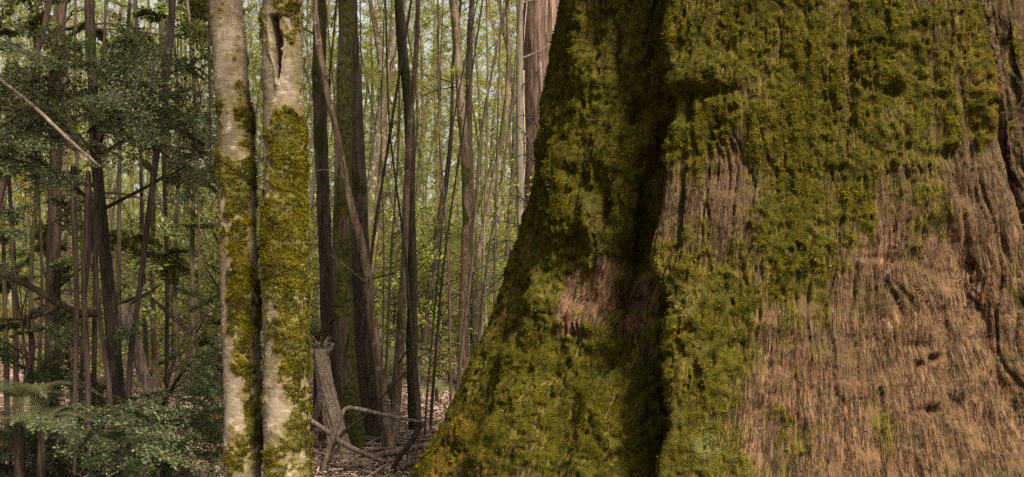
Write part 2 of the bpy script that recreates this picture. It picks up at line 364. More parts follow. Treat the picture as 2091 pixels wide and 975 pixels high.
    G2 = np.stack([s*80+fbm(P*5, 2, 43)*2.0, Z*7, 0*s], -1); fib2 = 1-np.abs(fbm(G2, 3, 44))*2
    flake = np.maximum(0, fbm(np.stack([s*22, Z*5, 0*s], -1), 3, 46))
    cross = 1-np.abs(fbm(np.stack([s*14, Z*26, 0*s], -1), 3, 47))*2
    furrow = np.maximum(0, 1-np.abs(fbm(np.stack([s*26+fbm(P*3, 2, 41)*1.6, Z*2.2, 0*s], -1), 4, 49))*7)
    bark = -.022*furrow+.004*(fib2-.5)+.009*flake-.005*np.maximum(cross-.8, 0)*4+.012*fbm(P*np.array((14, 14, 8)), 4, 48)
    cu = 1-np.abs(fbm(P*13, 3, 50))*1.6
    lump = .034*fbm(P*np.array((11, 11, 6)), 3, 52)+.026*cu+.012*fbm(P*30, 2, 53)+.006*fbm(P*75, 2, 54)
    drape = .024*(1-np.abs(fbm(np.stack([s*10, Z*1.3, 0*s], -1), 3, 56))*2)
    d = big+bark*(1-.75*moss)+moss*(.008+.34*lump+.7*drape)
    # knot with a shelf, small knobs, holes
    def bump(px, py, rx, ry, h):
        t0, z0 = giant_hit(px, py); k = 4.3/F
        return h*np.exp(-((s-np.radians(t0)*1.45)/(rx*k))**2-((Z-z0)/(ry*k))**2)
    d = d+bump(1445, 150, 42, 22, .06)+bump(1470, 120, 30, 14, .03)-bump(1452, 193, 40, 12, .06)+bump(1405, 175, 22, 16, .04)-bump(1402, 225, 12, 35, .06)
    d = d+bump(1830, 165, 18, 14, .05)-bump(1820, 192, 20, 8, .03)-bump(1900, 320, 30, 12, .03)+bump(1880, 345, 60, 14, .015)
    for (px, py, rx, ry, h) in [(1255, 95, 10, 34, -.07), (1325, 470, 15, 110, -.12), (1250, 620, 24, 46, -.09), (1240, 430, 12, 34, -.07), (1290, 520, 30, 28, -.07), (1300, 230, 20, 26, -.05), (1300, 640, 16, 60, -.08),
                                (1215, 440, 20, 50, .05), (1310, 300, 24, 40, .05), (1185, 600, 50, 50, -.035), (1640, 860, 12, 18, .03), (1905, 733, 9, 6, -.04), (1878, 745, 8, 6, -.03), (1895, 840, 10, 7, -.04), (1985, 250, 16, 55, -.05),
                                (1950, 820, 10, 12, -.03), (1980, 545, 9, 12, -.04), (1385, 440, 7, 80, -.06), (1230, 740, 40, 40, -.05), (1870, 710, 20, 8, -.015), (1800, 530, 40, 8, -.015)]:
        d = d+bump(px, py, rx, ry, h*(1.7 if px < 1340 else 1))
    d = d*np.where(front > .5, 1, .7)
    P2 = P+N*d[..., None]; N2 = normals(P2)
    V = P2.reshape(-1, 3)-np.array((GC[0], GC[1], 0))
    uv = np.stack([s, Z], -1).reshape(-1, 2)
    Q = grid_quads(len(zz), len(th), True)
    b = NB('giant_bark')
    co = b.coords(); f1 = b.noise(b.grain((105, 11, 1)), 1.0, 5, .68, .5); f2 = b.noise(b.grain((260, 45, 1)), 1.0, 3, .6); f3 = b.noise(b.grain((30, 6, 1)), 1.0, 5, .65, .3); pl = b.noise(co, 5, 6, .70)
    wp = b.n('VectorMath', {'operation': 'ADD'}); b.nt.links.new(b.grain((85, 6.5, 1)), wp.inputs[0])
    wn_ = b.n('TexNoise', None, Vector=b.grain((25, 9, 1)), Scale=1.0, Detail=3.0); vs = b.n('VectorMath', {'operation': 'SCALE'}, Scale=2.2); b.nt.links.new(wn_.outputs['Color'], vs.inputs[0]); b.nt.links.new(vs.outputs[0], wp.inputs[1])
    vo = b.n('TexVoronoi', {'feature': 'DISTANCE_TO_EDGE', 'voronoi_dimensions': '2D'}, Vector=wp.outputs[0], Scale=1.0)
    r1 = b.math('ABSOLUTE', b.math('SUBTRACT', b.noise(b.grain((42, 3.0, 1)), 1.0, 4, .6, .3), .5)); r2 = b.math('ABSOLUTE', b.math('SUBTRACT', b.noise(b.grain((95, 9, 1)), 1.0, 3, .6, .3), .5))
    crack = b.math('MULTIPLY', b.math('MAXIMUM', b.rng(r1, .035, .004), b.math('MULTIPLY', b.rng(r2, .03, .004), .7)), b.rng(b.noise(co, 9, 4, .7), .38, .56))
    crack = b.math('MAXIMUM', crack, b.math('MULTIPLY', b.rng(vo.outputs['Distance'], .07, .01), b.rng(b.noise(co, 11, 4, .7), .52, .64)))
    dull = b.mix(b.rng(f1, .25, .75), (0.042, 0.024, 0.014), (0.095, 0.060, 0.036)); dull = b.mix(b.rng(f3, .56, .74, 0, .8), dull, (0.17, 0.115, 0.075))
    rd = b.mix(b.rng(f1, .22, .78), (0.060, 0.033, 0.018), (0.145, 0.082, 0.046)); rd = b.mix(b.rng(f3, .56, .74, 0, .7), rd, (0.225, 0.130, 0.072))
    rd = b.mix(b.rng(b.noise(co, 16, 5, .72), .53, .66, 0, .85), rd, (0.085, 0.056, 0.034))
    rd = b.mix(b.rng(b.noise(b.grain((22, 9, 1)), 1.0, 4, .7), .62, .72, 0, .8), rd, (0.31, 0.20, 0.135))
    col = b.mix(b.attr('red'), dull, rd)
    col = b.mix(b.rng(pl, .47, .62, 0, .8), col, (0.066, 0.046, 0.022))
    film = b.rng(b.math('ADD', b.attr('amount'), b.math('MULTIPLY', b.math('SUBTRACT', b.noise(co, 30, 6, .75), .5), 1.3)), -.20, .42, 0, .92)
    col = b.mix(film, col, b.mix(b.rng(f1, .3, .7), (0.035, 0.028, 0.006), (0.092, 0.076, 0.008)))
    col = b.mix(b.math('MULTIPLY', crack, .8), col, (0.020, 0.012, 0.007))
    f1 = b.math('SUBTRACT', f1, b.math('MULTIPLY', crack, .8))
    fine = b.noise(co, 170, 3, .6); mid = b.noise(co, 30, 4, .6)
    mm = b.rng(b.math('ADD', b.attr('moss'), b.math('MULTIPLY', b.math('SUBTRACT', mid, .5), .8)), .42, .62)
    mc = b.mix(b.rng(mid, .35, .65), (0.020, 0.019, 0.003), (0.066, 0.058, 0.005)); mc = b.mix(b.attr('orange'), mc, (0.16, 0.085, 0.012)); mc = b.mix(b.attr('pale'), mc, (0.13, 0.125, 0.045))
    mc = b.mix(b.rng(fine, .3, .65), b.mix(.35, mc, (0.010, 0.010, 0.002)), mc)
    col = b.mix(mm, col, mc)
    h = b.math('ADD', b.math('MULTIPLY', b.math('ADD', f1, b.math('MULTIPLY', f2, .6)), b.math('SUBTRACT', 1, mm)), b.math('MULTIPLY', b.math('ADD', fine, mid), mm))
    mat = b.finish(col, .9, h, 1.0, .018, .06)
    root = thing('giant_tree', 'huge old buttressed eucalyptus trunk with green moss and bare reddish bark', 'tree', (GC[0], GC[1], 0))
    me = mesh_np('giant_trunk', V, Q, None, {'moss': moss, 'orange': orange, 'pale': pale, 'red': red, 'amount': amt}, uv)
    trunk = obj('trunk', me, mat, root)
    # ---- moss tufts standing on the mossy bark
    dens = (moss*(.25+.75*sstep(-.35, .4, fbm(P*7, 3, 70))))*(t > 158)*(t < 335)*(Z > .25)*(Z < 3.7)
    w = dens.ravel(); w = w/w.sum(); n = 270000
    k = RNG.choice(w.size, n, p=w)
    Pn = P2.reshape(-1, 3)[k]; Nn = N2.reshape(-1, 3)[k]
    D = nrm(rdir(n)*.8+Nn*.45+np.array((0, 0, -.35))); Nf = nrm(Nn+rdir(n)*.55)
    Ln = np.where(RNG.random(n) < .02, RNG.uniform(.010, .020, n), RNG.uniform(.003, .008, n))
    Vt, _, Tt = leaves_geo(Pn+rdir(n)*.004-np.array((GC[0], GC[1], 0)), D, Nf, Ln, Ln*.30)
    M['giant_moss'] = mat_moss('giant_moss_tufts', MOSS_D, MOSS_M, MOSS_L, ('orange', (0.16, 0.08, 0.008), (0.34, 0.19, 0.02)), ('pale', (0.10, 0.098, 0.026), (0.23, 0.22, 0.085)))
    mt = mesh_np('giant_moss', Vt, None, Tt, {'orange': np.repeat(orange.ravel()[k], 4), 'pale': np.repeat(pale.ravel()[k], 4)}, smooth=False)
    tag(obj('moss', mt, M['giant_moss'], trunk), kind='stuff')
    return root
giant = build_giant()

# ================================================================== generic trunks
def trunk_mesh(name, path, sides=14, step=.08, rough=.12, moss=0.0, seed=0, mossside=None, lumps=0.0):
    """path rows: x, y, z, radius (local coordinates)"""
    L = np.linalg.norm(np.diff(np.asarray(path)[:, :3], axis=0), axis=1).sum(); n = max(6, int(L/step))
    D, _ = spline(path, n); C, R = D[:, :3], np.maximum(D[:, 3], .002)
    off = np.array((seed*3.17, seed*1.7, seed*.9))
    T, A, B = frames(C); th = np.linspace(0, 2*pi, sides, endpoint=False)
    Dr = np.cos(th)[None, :, None]*A[:, None]+np.sin(th)[None, :, None]*B[:, None]
    P = C[:, None]+Dr*R[:, None, None]; r0 = R[:, None]
    ms = None
    base = rough*r0*(fbm((P+off)*np.array((22, 22, 5)), 3, seed)+.8*fbm((C[:, None]+Dr*.12+off)*3.3, 2, seed+5))
    mo = moss-.5+.75*fbm((P+off)*np.array((6, 6, 3.0)), 4, seed+7)
    if mossside is not None: mo = mo+.35*(Dr@np.asarray(mossside))
    ms = sstep(-.08, .16, mo) if moss > 0 else np.zeros(P.shape[:2])
    base = base+ms*(.35*r0**.5*.03+lumps*fbm((P+off)*26, 3, seed+9))
    P = P+Dr*base[..., None]
    V = P.reshape(-1, 3); Q = grid_quads(n, sides, True); m = len(V); V = np.vstack([V, C[0], C[-1]])
    j = np.arange(sides); j2 = (j+1) % sides; b = (n-1)*sides
    T_ = np.vstack([np.stack([np.full(sides, m), j2, j], 1), np.stack([np.full(sides, m+1), b+j, b+j2], 1)])
    at_ = np.concatenate([ms.ravel(), [0, 0]])
    return mesh_np(name, V, Q, T_, {'moss': at_}), (P, Dr, ms)
def px_path(pts, Y, base=None):
    """rows photo x, photo y, photo width (and optional depth) -> x, y, z, radius"""
    out = []
    for q in pts:
        y = q[3] if len(q) > 3 else Y
        out.append([*at(q[0], q[1], y), q[2]/2/F*y])
    return np.array(out)
def to_ground(path, flare=1.25):
    """carry the lower end of a trunk into the soil"""
    p = path.copy()
    if p[0, 2] < p[-1, 2]: p = p[::-1]
    e = p[-1]; d = p[-1]-p[-2]; gz = float(ground_z(e[0], e[1]))-.12
    if e[2] > gz+.05:
        k = np.clip((e[2]-gz)/max(-d[2], .2), 0, 6); q = e+d*np.array((k*.5, k*.5, 0, 0)); q[2] = gz; q[3] = e[3]*flare; p = np.vstack([p, q])
    else: p[-1, 2] = min(p[-1, 2], gz)
    return p
def raise_top(path, ztop, taper=.45, wob=.5):
    """carry the upper end above the frame"""
    p = path[::-1] if path[0, 2] < path[-1, 2] else path
    e = p[0]; d = (p[0]-p[1])[:3]; d = d/max(np.linalg.norm(d), 1e-6); rows = []
    h = ztop-e[2]
    for f in (1.0, .66, .33):
        k = h*f; rows.append([e[0]+d[0]*k*.45+random.uniform(-wob, wob)*f, e[1]+d[1]*k*.45+random.uniform(-wob, wob)*f, e[2]+k, e[3]*(1-f*(1-taper))])
    return np.vstack([rows, p])

# ------------------------------------------------------------------ foliage masses
def limb(a, A, B, r0, r1, sag=.0, n=7, sides=5):
    A = np.asarray(A); B = np.asarray(B); m = (A+B)/2+np.array((random.uniform(-.1, .1), random.uniform(-.1, .1), sag))*np.linalg.norm(B-A)
    D, _ = spline(np.array([[*A, r0], [*m, (r0+r1)/2], [*B, r1]]), n)
    a.add(*tube_geo(D[:, :3], D[:, 3], sides))
def column_crown(seed, z0, z1, spread, clumps, per, leaf, droop=.5, top=.35, six=False, wr=.2, cs=.30):
    """leaf clumps on side branches along a slim stem; returns leaf mesh and branch mesh"""
    random.seed(seed); Lv = Acc(); Br = Acc()
    for c in range(clumps):
        f = random.random(); z = z0+(z1-z0)*f
        r = spread*(.25+.75*random.random())*(1-.55*f**3); a = random.uniform(0, 2*pi)
        q = np.array((r*math.cos(a), r*math.sin(a), z)); st = np.array((0, 0, max(z-r*.55, z0*.8)))
        if random.random() < .6: limb(Br, st, q, .012, .003, .05, 6, 4)
        m = random.randint(3, 5)                       # twiglets of the clump
        for _ in range(m):
            d = nrm(np.array((random.gauss(math.cos(a), .8), random.gauss(math.sin(a), .8), random.gauss(-droop*.5, .4)))); L = cs*random.uniform(.8, 2.0)
            k = max(4, per//m); u = RNG.random(k)
            Pp = q+np.outer(u, d)*L+np.outer(u*u, (0, 0, -droop*.3))*L+RNG.normal(size=(k, 3))*.03
            Dd = nrm(d*.6+rdir(k)*.9+np.array((0, 0, -droop))); Nn = nrm(rdir(k)*.8+np.array((0, 0, .8)))
            Ls = leaf*RNG.uniform(.6, 1.25, k)
            Lv.add(*leaves_geo(Pp, Dd, Nn, Ls, Ls*wr, .25, six))
            e = q+d*L+np.array((0, 0, -droop*.3*L)); Br.add(*prisms(q[None], e[None], .004, .0015))
    return Lv.mesh('crown_leaves', smooth=False), Br.mesh('crown_branches')
CROWN = [column_crown(100+k, 1.2, 15, 2.0, 200, 80, .062, cs=.26) for k in range(4)]
OPENC = [column_crown(120+k, 5.5, 17, 2.1, 80, 70, .065, cs=.24) for k in range(3)]
HIGHC = [column_crown(140+k, -2.0, 5.0, 2.4, 80, 60, .09, wr=.22) for k in range(3)]
SPARSE = [column_crown(150+k, 2.5, 15, 1.6, 52, 60, .07, cs=.26) for k in range(3)]
THIN = [column_crown(155+k, -2.0, 4.0, 1.8, 22, 50, .08, wr=.22) for k in range(3)]
SHRUB = [column_crown(160+k, .25, 2.6, 1.2, 60, 56, .055, .2) for k in range(4)]

def add_crown(root, pair, mat, loc, rz, sc=(1, 1, 1), bark=None):
    c = obj('crown', pair[0], None, root, loc); c.rotation_euler = (0, 0, rz); c.scale = sc
    if not pair[0].materials: pair[0].materials.append(None)
    c.material_slots[0].link = 'OBJECT'; c.material_slots[0].material = mat
    b = obj('branches', pair[1], None, root, loc); b.rotation_euler = (0, 0, rz); b.scale = sc
    if not pair[1].materials: pair[1].materials.append(None)
    b.material_slots[0].link = 'OBJECT'; b.material_slots[0].material = bark or M['dark_bark']; b['kind'] = 'stuff'
    return c

def named_tree(name, label, pts, Y, mat, cat='tree', sides=20, step=.06, rough=.12, moss=0., seed=0, ztop=9., crown=None, mossside=None, lumps=0., flare=1.25, group=None, ground=True, taper=.45):
    p = px_path(pts, Y)
    if p[0, 2] < p[-1, 2]: p = p[::-1]
    if ztop: p = raise_top(p, ztop, taper)
    if ground: p = to_ground(p, flare)
    base = np.array((p[-1, 0], p[-1, 1], float(ground_z(p[-1, 0], p[-1, 1])))) if ground else p[-1, :3].copy()
    q = p.copy(); q[:, :3] -= base
    root = thing(name, label, cat, base, group)
    me, geo = trunk_mesh('trunk', q[::-1], sides, step, rough, moss, seed, mossside, lumps)
    stem = obj('trunk', me, mat, root)
    random.seed(seed*13+1)
    for k in range(5):
        j = random.randint(1, len(q)-2); f = random.random(); c = q[j]*(1-f)+q[j+1]*f; a = random.uniform(0, 2*pi); L = random.uniform(.12, .7); o = np.array((math.cos(a), math.sin(a), 0))
        if c[2]+base[2] < .5 or c[2]+base[2] > CAMZ+.32*Y: continue
        r = min(c[3]*.3, .012); rows = np.array([[*(c[:3]), r], [*(c[:3]+o*L*.5+[0, 0, L*.25]), r*.7], [*(c[:3]+o*L+[random.uniform(-.1, .1), 0, L*random.uniform(.1, .8)]), r*.25]])
        m2, _ = trunk_mesh('side_twig', rows, 6, .06, .15, 0, seed+k); obj('side_twig', m2, mat, stem)
    if crown is not None and ztop:
        add_crown(root, THIN[seed % 3], crown, q[0, :3]-np.array((0, 0, 1.0)), seed*1.7, (1, 1, 1))
    return root, geo, base, q

# ================================================================== the pair of pale mossy trunks in front
def pale_trunk_mat():
    b = NB('smooth_pale_bark'); co = b.coords(); cz = b.coords((1, 1, 9)); big = b.noise(co, 5.5, 5, .62); blot = b.noise(co, 13, 5, .65)
    len_ = b.noise(cz, 26, 3, .6); fine = b.noise(b.coords((1, 1, 3)), 120, 3, .6)
    col = b.mix(b.rng(big, .38, .66), (0.078, 0.060, 0.042), (0.185, 0.150, 0.112)); col = b.mix(b.rng(blot, .50, .62), col, (0.095, 0.068, 0.046))
    col = b.mix(b.rng(b.noise(co, 8, 4, .6), .56, .66, 0, .8), col, (0.28, 0.24, 0.185)); col = b.mix(b.rng(len_, .55, .72, 0, .6), col, (0.10, 0.068, 0.045))
    col = b.mix(b.rng(b.math('ADD', b.attr('amount'), b.math('MULTIPLY', b.math('SUBTRACT', b.noise(co, 26, 6, .75), .5), 1.6)), -.2, .6, 0, .9), col, (0.085, 0.066, 0.012))
    f2 = b.noise(co, 190, 3, .6); mid = b.noise(co, 34, 4, .6)
    mm = b.rng(b.math('ADD', b.attr('moss'), b.math('MULTIPLY', b.math('SUBTRACT', mid, .5), .9)), .42, .62)
    mc = b.mix(b.rng(mid, .35, .65), MOSS_D, (0.085, 0.075, 0.010)); mc = b.mix(b.rng(f2, .3, .65), b.mix(.5, mc, (0.006, 0.008, 0.002)), mc)
    col = b.mix(mm, col, mc); col = b.mix(b.attr('hollow'), col, (0.030, 0.016, 0.009))
    h = b.math('ADD', b.math('MULTIPLY', b.math('ADD', len_, b.math('MULTIPLY', fine, .7)), b.math('SUBTRACT', 1, mm)), b.math('MULTIPLY', b.math('ADD', f2, mid), mm))
    return b.finish(col, .8, h, .7, .006, .22)
M['pale_smooth'] = pale_trunk_mat()
def pale_tree(label, pts, Y, seed, moss_lay, slit=None, ntuft=42000, top=9.5):
    p = px_path(pts, Y); p = p[::-1] if p[0, 2] < p[-1, 2] else p
    hi = raise_top(p, top, .6, .25); p = to_ground(hi, 1.35)
    base = np.array((p[-1, 0], p[-1, 1], float(ground_z(p[-1, 0], p[-1, 1]))))
    q = p[::-1].copy(); q[:, :3] -= base
    D, _ = spline(q, 900); C0, R0 = D[:, :3], D[:, 3]
    zc = C0[:, 2]+base[2]
    # dense where the frame sees it, sparse above
    vis = (zc > .3) & (zc < 3.3); keep = np.concatenate([np.where(~vis)[0][::4]]); 
    zs = np.concatenate([C0[keep][zc[keep] <= .3, 2], np.linspace(.3, 3.3, 620)-base[2], C0[keep][zc[keep] >= 3.3, 2]])
    C = np.stack([np.interp(zs, C0[:, 2], C0[:, 0]), np.interp(zs, C0[:, 2], C0[:, 1]), zs], 1); R = np.interp(zs, C0[:, 2], R0)
    sides = 132; th = np.linspace(0, 2*pi, sides, endpoint=False)
    Dr = np.stack([np.cos(th), np.sin(th), 0*th], -1)[None].repeat(len(C), 0)
    P = C[:, None]+Dr*R[:, None, None]; Wd = P+base
    # moss layout: x across (-1..1) and height, as seen on the near side
    X = Dr[..., 0]; Zw = Wd[..., 2]; nearside = sstep(.35, -.2, Dr[..., 1])
    off = seed*7.7; wx = X+.30*fbm((P+off)*9, 3, seed); wz = Zw+.07*fbm((P+off)*9, 3, seed+3)
    amt = np.zeros_like(X)
    for (ux, py, rx, ry, w) in moss_lay:
        z0 = CAMZ-(py-HORP)/F*Y; amt += w*np.exp(-((wx-ux)/rx)**2-((wz-z0)/(ry/F*Y))**2)
    amt = amt*.62*nearside+(1-nearside)*(.45+.4*fbm((P+off)*3, 2, seed+8))+.75*fbm((P+off)*np.array((11, 11, 8)), 4, seed+12)+.45*fbm((P+off)*42, 3, seed+13)
    moss = sstep(.26, .66, amt)
    d = .006*fbm((P+off)*5, 3, seed+20)+.0022*fbm((P+off)*np.array((30, 30, 90)), 3, seed+21)+.004*np.maximum(0, fbm((P+off)*17, 3, seed+22))
    cu = 1-np.abs(fbm((P+off)*30, 3, seed+23))*1.8
    d = d+moss*(.004+.009*fbm((P+off)*np.array((20, 20, 15)), 3, seed+24)+.006*cu+.003*fbm((P+off)*90, 2, seed+25))
    hollow = np.zeros_like(X)
    if slit:
        ux, py0, py1, hw = slit; za, zb = CAMZ-(py1-HORP)/F*Y, CAMZ-(py0-HORP)/F*Y
        zn = np.clip((Zw-za)/(zb-za), 0, 1); hwz = hw*(.25+.75*sstep(0, .5, zn))*(1+.7*fbm((P+off)*np.array((40, 40, 22)), 3, 77)); cx = ux+.10*(.5-zn)+.10*fbm((P+off)*9, 2, 78)
        inx = sstep(hwz, hwz*.72, np.abs(X-cx)); inz = sstep(za-.012, za+.02, Zw)*sstep(zb+.015, zb-.01, Zw)
        hollow = inx*inz*(Dr[..., 1] < 0)
        rim = np.exp(-((np.abs(X-cx)-hwz*1.35)/.09)**2)*sstep(za-.06, za, Zw)*sstep(zb+.05, zb, Zw)*(Dr[..., 1] < 0)
        yy = np.exp(-((X-cx)/.16)**2-((Zw-za+.03)/.035)**2)*(Dr[..., 1] < 0)
        d = d*(1-hollow)+.010*rim+.012*yy-.072*hollow; moss = moss*(1-hollow)
    P2 = P+Dr*d[..., None]
    V = P2.reshape(-1, 3); Q = grid_quads(len(C), sides, True)
    root = thing('mossy_tree', label, 'tree', base, 'pair of pale trunks beside the giant')
    me = mesh_np('pale_trunk', V, Q, None, {'moss': moss, 'hollow': hollow, 'amount': amt}); trunk = obj('trunk', me, M['pale_smooth'], root)
    dens = moss*(Zw > .35)*(Zw < 3.25)*(.2+.8*sstep(-.4, .4, fbm((P+off)*12, 2, seed+30))); w = dens.ravel(); w = w/w.sum()
    k = RNG.choice(w.size, ntuft, p=w); Nn = Dr.reshape(-1, 3)[k]; n = ntuft
    Dd = nrm(Nn*.45+rdir(n)*.8+np.array((0, 0, -.6))); Ln = RNG.uniform(.005, .014, n)
    Vt, _, Tt = leaves_geo(V[k]+rdir(n)*.003, Dd, nrm(Nn+rdir(n)*.6), Ln, Ln*.25)
    tag(obj('moss', mesh_np('tree_moss', Vt, None, Tt, smooth=False), M['moss'], trunk), kind='stuff')
    add_crown(root, HIGHC[seed % 3], M['leaf_mid'], np.array((np.interp(5.2, q[:, 2], q[:, 0])+.5, np.interp(5.2, q[:, 2], q[:, 1])-.3, 5.5)), seed, (1.15, 1.15, .62))  # unseen crown, set low and wide to shade the giant's left side
    return root
pale_tree('slimmer leaning pale trunk with moss bands, left of the pair', [(462, -40, 66), (468, 100, 67), (478, 250, 69), (483, 400, 73), (487, 550, 75), (492, 700, 75), (495, 860, 74), (496, 1010, 77)], 5.3, 3,
          [(.55, 270, .5, 70, .9), (.1, 345, 1.2, 22, 1.1), (-.2, 385, .8, 30, .7), (.5, 430, .7, 60, .8), (0, 460, .9, 25, .8), (.6, 560, .55, 90, .9), (.3, 690, .7, 80, .7), (.6, 830, .55, 110, 1.0), (.1, 930, .9, 50, .7), (.8, 110, .35, 90, .6), (.2, 120, .5, 14, .5), (.5, 180, .4, 50, .45), (-.7, 350, .4, 60, .5), (-.3, 940, .5, 30, .7), (-.1, 620, .6, 40, .35)])
pale_tree('straight pale trunk with slit hollow and thick yellow moss, right of the pair', [(577, -40, 78), (577, 100, 80), (580, 250, 83), (583, 400, 87), (580, 550, 91), (584, 700, 89), (585, 860, 91), (587, 1010, 95)], 5.1, 9,
          [(.2, 270, 1.5, 26, 1.2), (.3, 320, 1.0, 55, 1.1), (.75, 400, .5, 110, .9), (-.1, 450, 1.2, 45, 1.1), (0, 530, 1.4, 70, 1.3), (.5, 650, .8, 90, .9), (.2, 740, .8, 60, .8), (.75, 820, .5, 130, .9), (.1, 930, 1.0, 60, .8), (.45, 22, .7, 28, 1.1), (.2, 55, .5, 9, .9), (.8, 75, .3, 60, .8), (-.5, 920, .4, 40, .6), (-.6, 640, .35, 50, .3), (.2, 620, .6, 40, .5)],
          slit=(-.04, 44, 172, .235), ntuft=52000)

# ================================================================== trunks of the middle ground
named_tree('slender_tree', 'thin dark straight trunk just beside the right pale trunk', [(650, -30, 26), (652, 200, 26), (660, 400, 27), (667, 600, 28), (672, 720, 29), (676, 880, 32)], 10.2, M['dark_bark'], moss=.35, seed=21, crown=M['leaf_mid'])
named_tree('mossy_tree', 'dark trunk furred with green moss, thickest of those behind the broken stump', [(704, -30, 29), (703, 150, 32), (700, 350, 34), (699, 520, 36), (704, 700, 40), (713, 820, 43), (721, 915, 52)], 9.3, M['mossy_bark'], moss=.55, seed=22, sides=48, step=.02, lumps=.012, mossside=(.8, -.3, 0), crown=M['leaf_mid'], rough=.08)
named_tree('bare_tree', 'dark brown trunk partly hidden by the green furred trunk, widening at its foot', [(716, -30, 26), (722, 150, 30), (730, 350, 36), (735, 520, 40), (745, 700, 46), (755, 820, 52), (765, 905, 62)], 9.9, M['dark_bark'], moss=.25, seed=23, sides=32, step=.03, crown=M['leaf_mid'])
named_tree('curved_tree', 'thin flaking stem curving across the dark trunks down to the right', [(643, -30, 11), (650, 90, 13), (668, 190, 13), (688, 270, 14), (700, 340, 14), (714, 410, 15), (736, 490, 16), (752, 570, 17), (760, 650, 18), (772, 740, 20), (784, 830, 23), (792, 905, 27)], 9.0, M['brown_bark'], moss=.12, seed=24, sides=24, step=.02, rough=.28, crown=M['leaf_mid'])
named_tree('slender_tree', 'dark upright stem with kinked top, right of the leaning thin brown stem', [(812, -30, 16), (818, 80, 17), (832, 190, 20), (838, 300, 20), (838, 430, 20), (842, 560, 19), (841, 700, 23), (845, 800, 26), (848, 885, 30)], 10.4, M['dark_bark'], moss=.45, seed=25, sides=24, step=.03, mossside=(-.5, -.6, 0), crown=M['leaf_pale'], lumps=.006)
named_tree('slender_tree', 'very thin brown stem that leans left towards its foot', [(854, -30, 9), (850, 100, 11), (842, 200, 12), (834, 300, 13), (829, 420, 14), (826, 520, 14), (820, 640, 17), (812, 760, 20), (803, 905, 24)], 9.7, M['brown_bark'], moss=.1, seed=26, sides=16, step=.03, rough=.2, crown=M['leaf_pale'])
named_tree('leaning_tree', 'pale leaning trunk with a ragged top behind the thin stems', [(805, 60, 16), (792, 150, 20), (778, 240, 20), (766, 320, 20), (757, 400, 20), (750, 470, 20), (748, 560, 20), (746, 800, 22)], 15, M['pale_bark'], moss=.35, seed=27, ztop=9, crown=M['leaf_pale'])
named_tree('lichen_tree', 'slightly bowed pale trunk spotted with lichen in the middle of the gap', [(927, -30, 15), (931, 60, 18), (938, 150, 18), (944, 240, 19), (951, 320, 20), (955, 420, 21), (952, 520, 22), (948, 640, 23), (946, 720, 24), (946, 800, 28)], 15.5, M['brown_bark'], moss=.25, seed=28, sides=20, step=.04, crown=M['leaf_pale'], mossside=(-.6, -.3, 0))
named_tree('slender_tree', 'dark thin trunk close behind the lichen spotted one', [(960, 60, 12), (958, 160, 14), (957, 260, 14), (962, 400, 15), (966, 520, 18), (968, 640, 20), (972, 760, 22)], 17, M['dark_bark'], moss=.3, seed=29, crown=M['leaf_pale'])
named_tree('bowed_tree', 'thin stem arching up and right from the fern bank', [(922, 260, 8), (915, 340, 10), (903, 420, 13), (893, 480, 14), (884, 560, 15), (872, 640, 17), (866, 740, 18), (862, 800, 20)], 16, M['dark_bark'], moss=.3, seed=30, ztop=7.5, crown=M['leaf_pale'])

# the reddish gum with peeling strips behind the giant
def build_gum():
    Y = 14.0; p = px_path([(1132, -60, 128), (1136, 150, 136), (1142, 350, 146), (1148, 520, 160), (1155, 700, 190)], Y)
    p = to_ground(raise_top(p, 24, .7, .6), 1.5); base = np.array((p[-1, 0], p[-1, 1], float(ground_z(p[-1, 0], p[-1, 1])))); q = p[::-1].copy(); q[:, :3] -= base
    b = NB('stringy_red_bark'); g = b.coords((1, 1, .05)); f = b.noise(g, 26, 5, .65, .2); f2 = b.noise(b.coords((1, 1, .12)), 70, 4, .6); pl = b.noise(b.coords((1, 1, .4)), 5, 4, .6)
    c = b.mix(b.rng(f, .36, .62), (0.055, 0.032, 0.026), (0.19, 0.120, 0.095)); c = b.mix(b.rng(f2, .55, .75, 0, .7), c, (0.29, 0.21, 0.165)); c = b.mix(b.rng(pl, .52, .70, 0, .7), c, (0.11, 0.07, 0.055))
    mat = b.finish(c, .85, f, .8, .03, .2)
    root = thing('gum_tree', 'tall reddish brown gum trunk with peeling bark strips behind the giant', 'tree', base)
    me, (P, Dr, _) = trunk_mesh('trunk', q, 64, .08, .05, 0, 31); trunk = obj('trunk', me, mat, root)
    st = NB('pale_strip'); sc = st.mix(st.rng(st.noise(st.coords((1, 1, .06)), 40, 3), .4, .6), (0.14, 0.095, 0.075), (0.33, 0.25, 0.20)); sm = st.finish(sc, .8, None)
    D, _ = spline(q, 200); random.seed(5)
    for k in range(16):
        a = random.uniform(pi*1.0, pi*1.75); zt = random.uniform(4.2, 6.6); L = random.uniform(.6, 2.2); w = random.uniform(.004, .011)
        rows = []
        for u in np.linspace(0, 1, 9):
            z = zt-L*u; c = np.array([np.interp(z, D[:, 2], D[:, j]) for j in range(4)]); r = c[3]*1.05+.02+.07*u*u+.015*math.sin(u*7+k)
            rows.append([c[0]+r*math.cos(a+.03*u), c[1]+r*math.sin(a+.03*u), z, w*(1-.6*u)])
        rows = np.array(rows); V, Q, T = tube_geo(rows[:, :3], rows[:, 3], 6)
        obj('bark_strip', mesh_np('bark_strip', V, Q, T), sm, trunk)
    add_crown(root, HIGHC[1], M['leaf_pale'], (0, 0, 20), 1.0, (2, 2, 1.6))
build_gum()
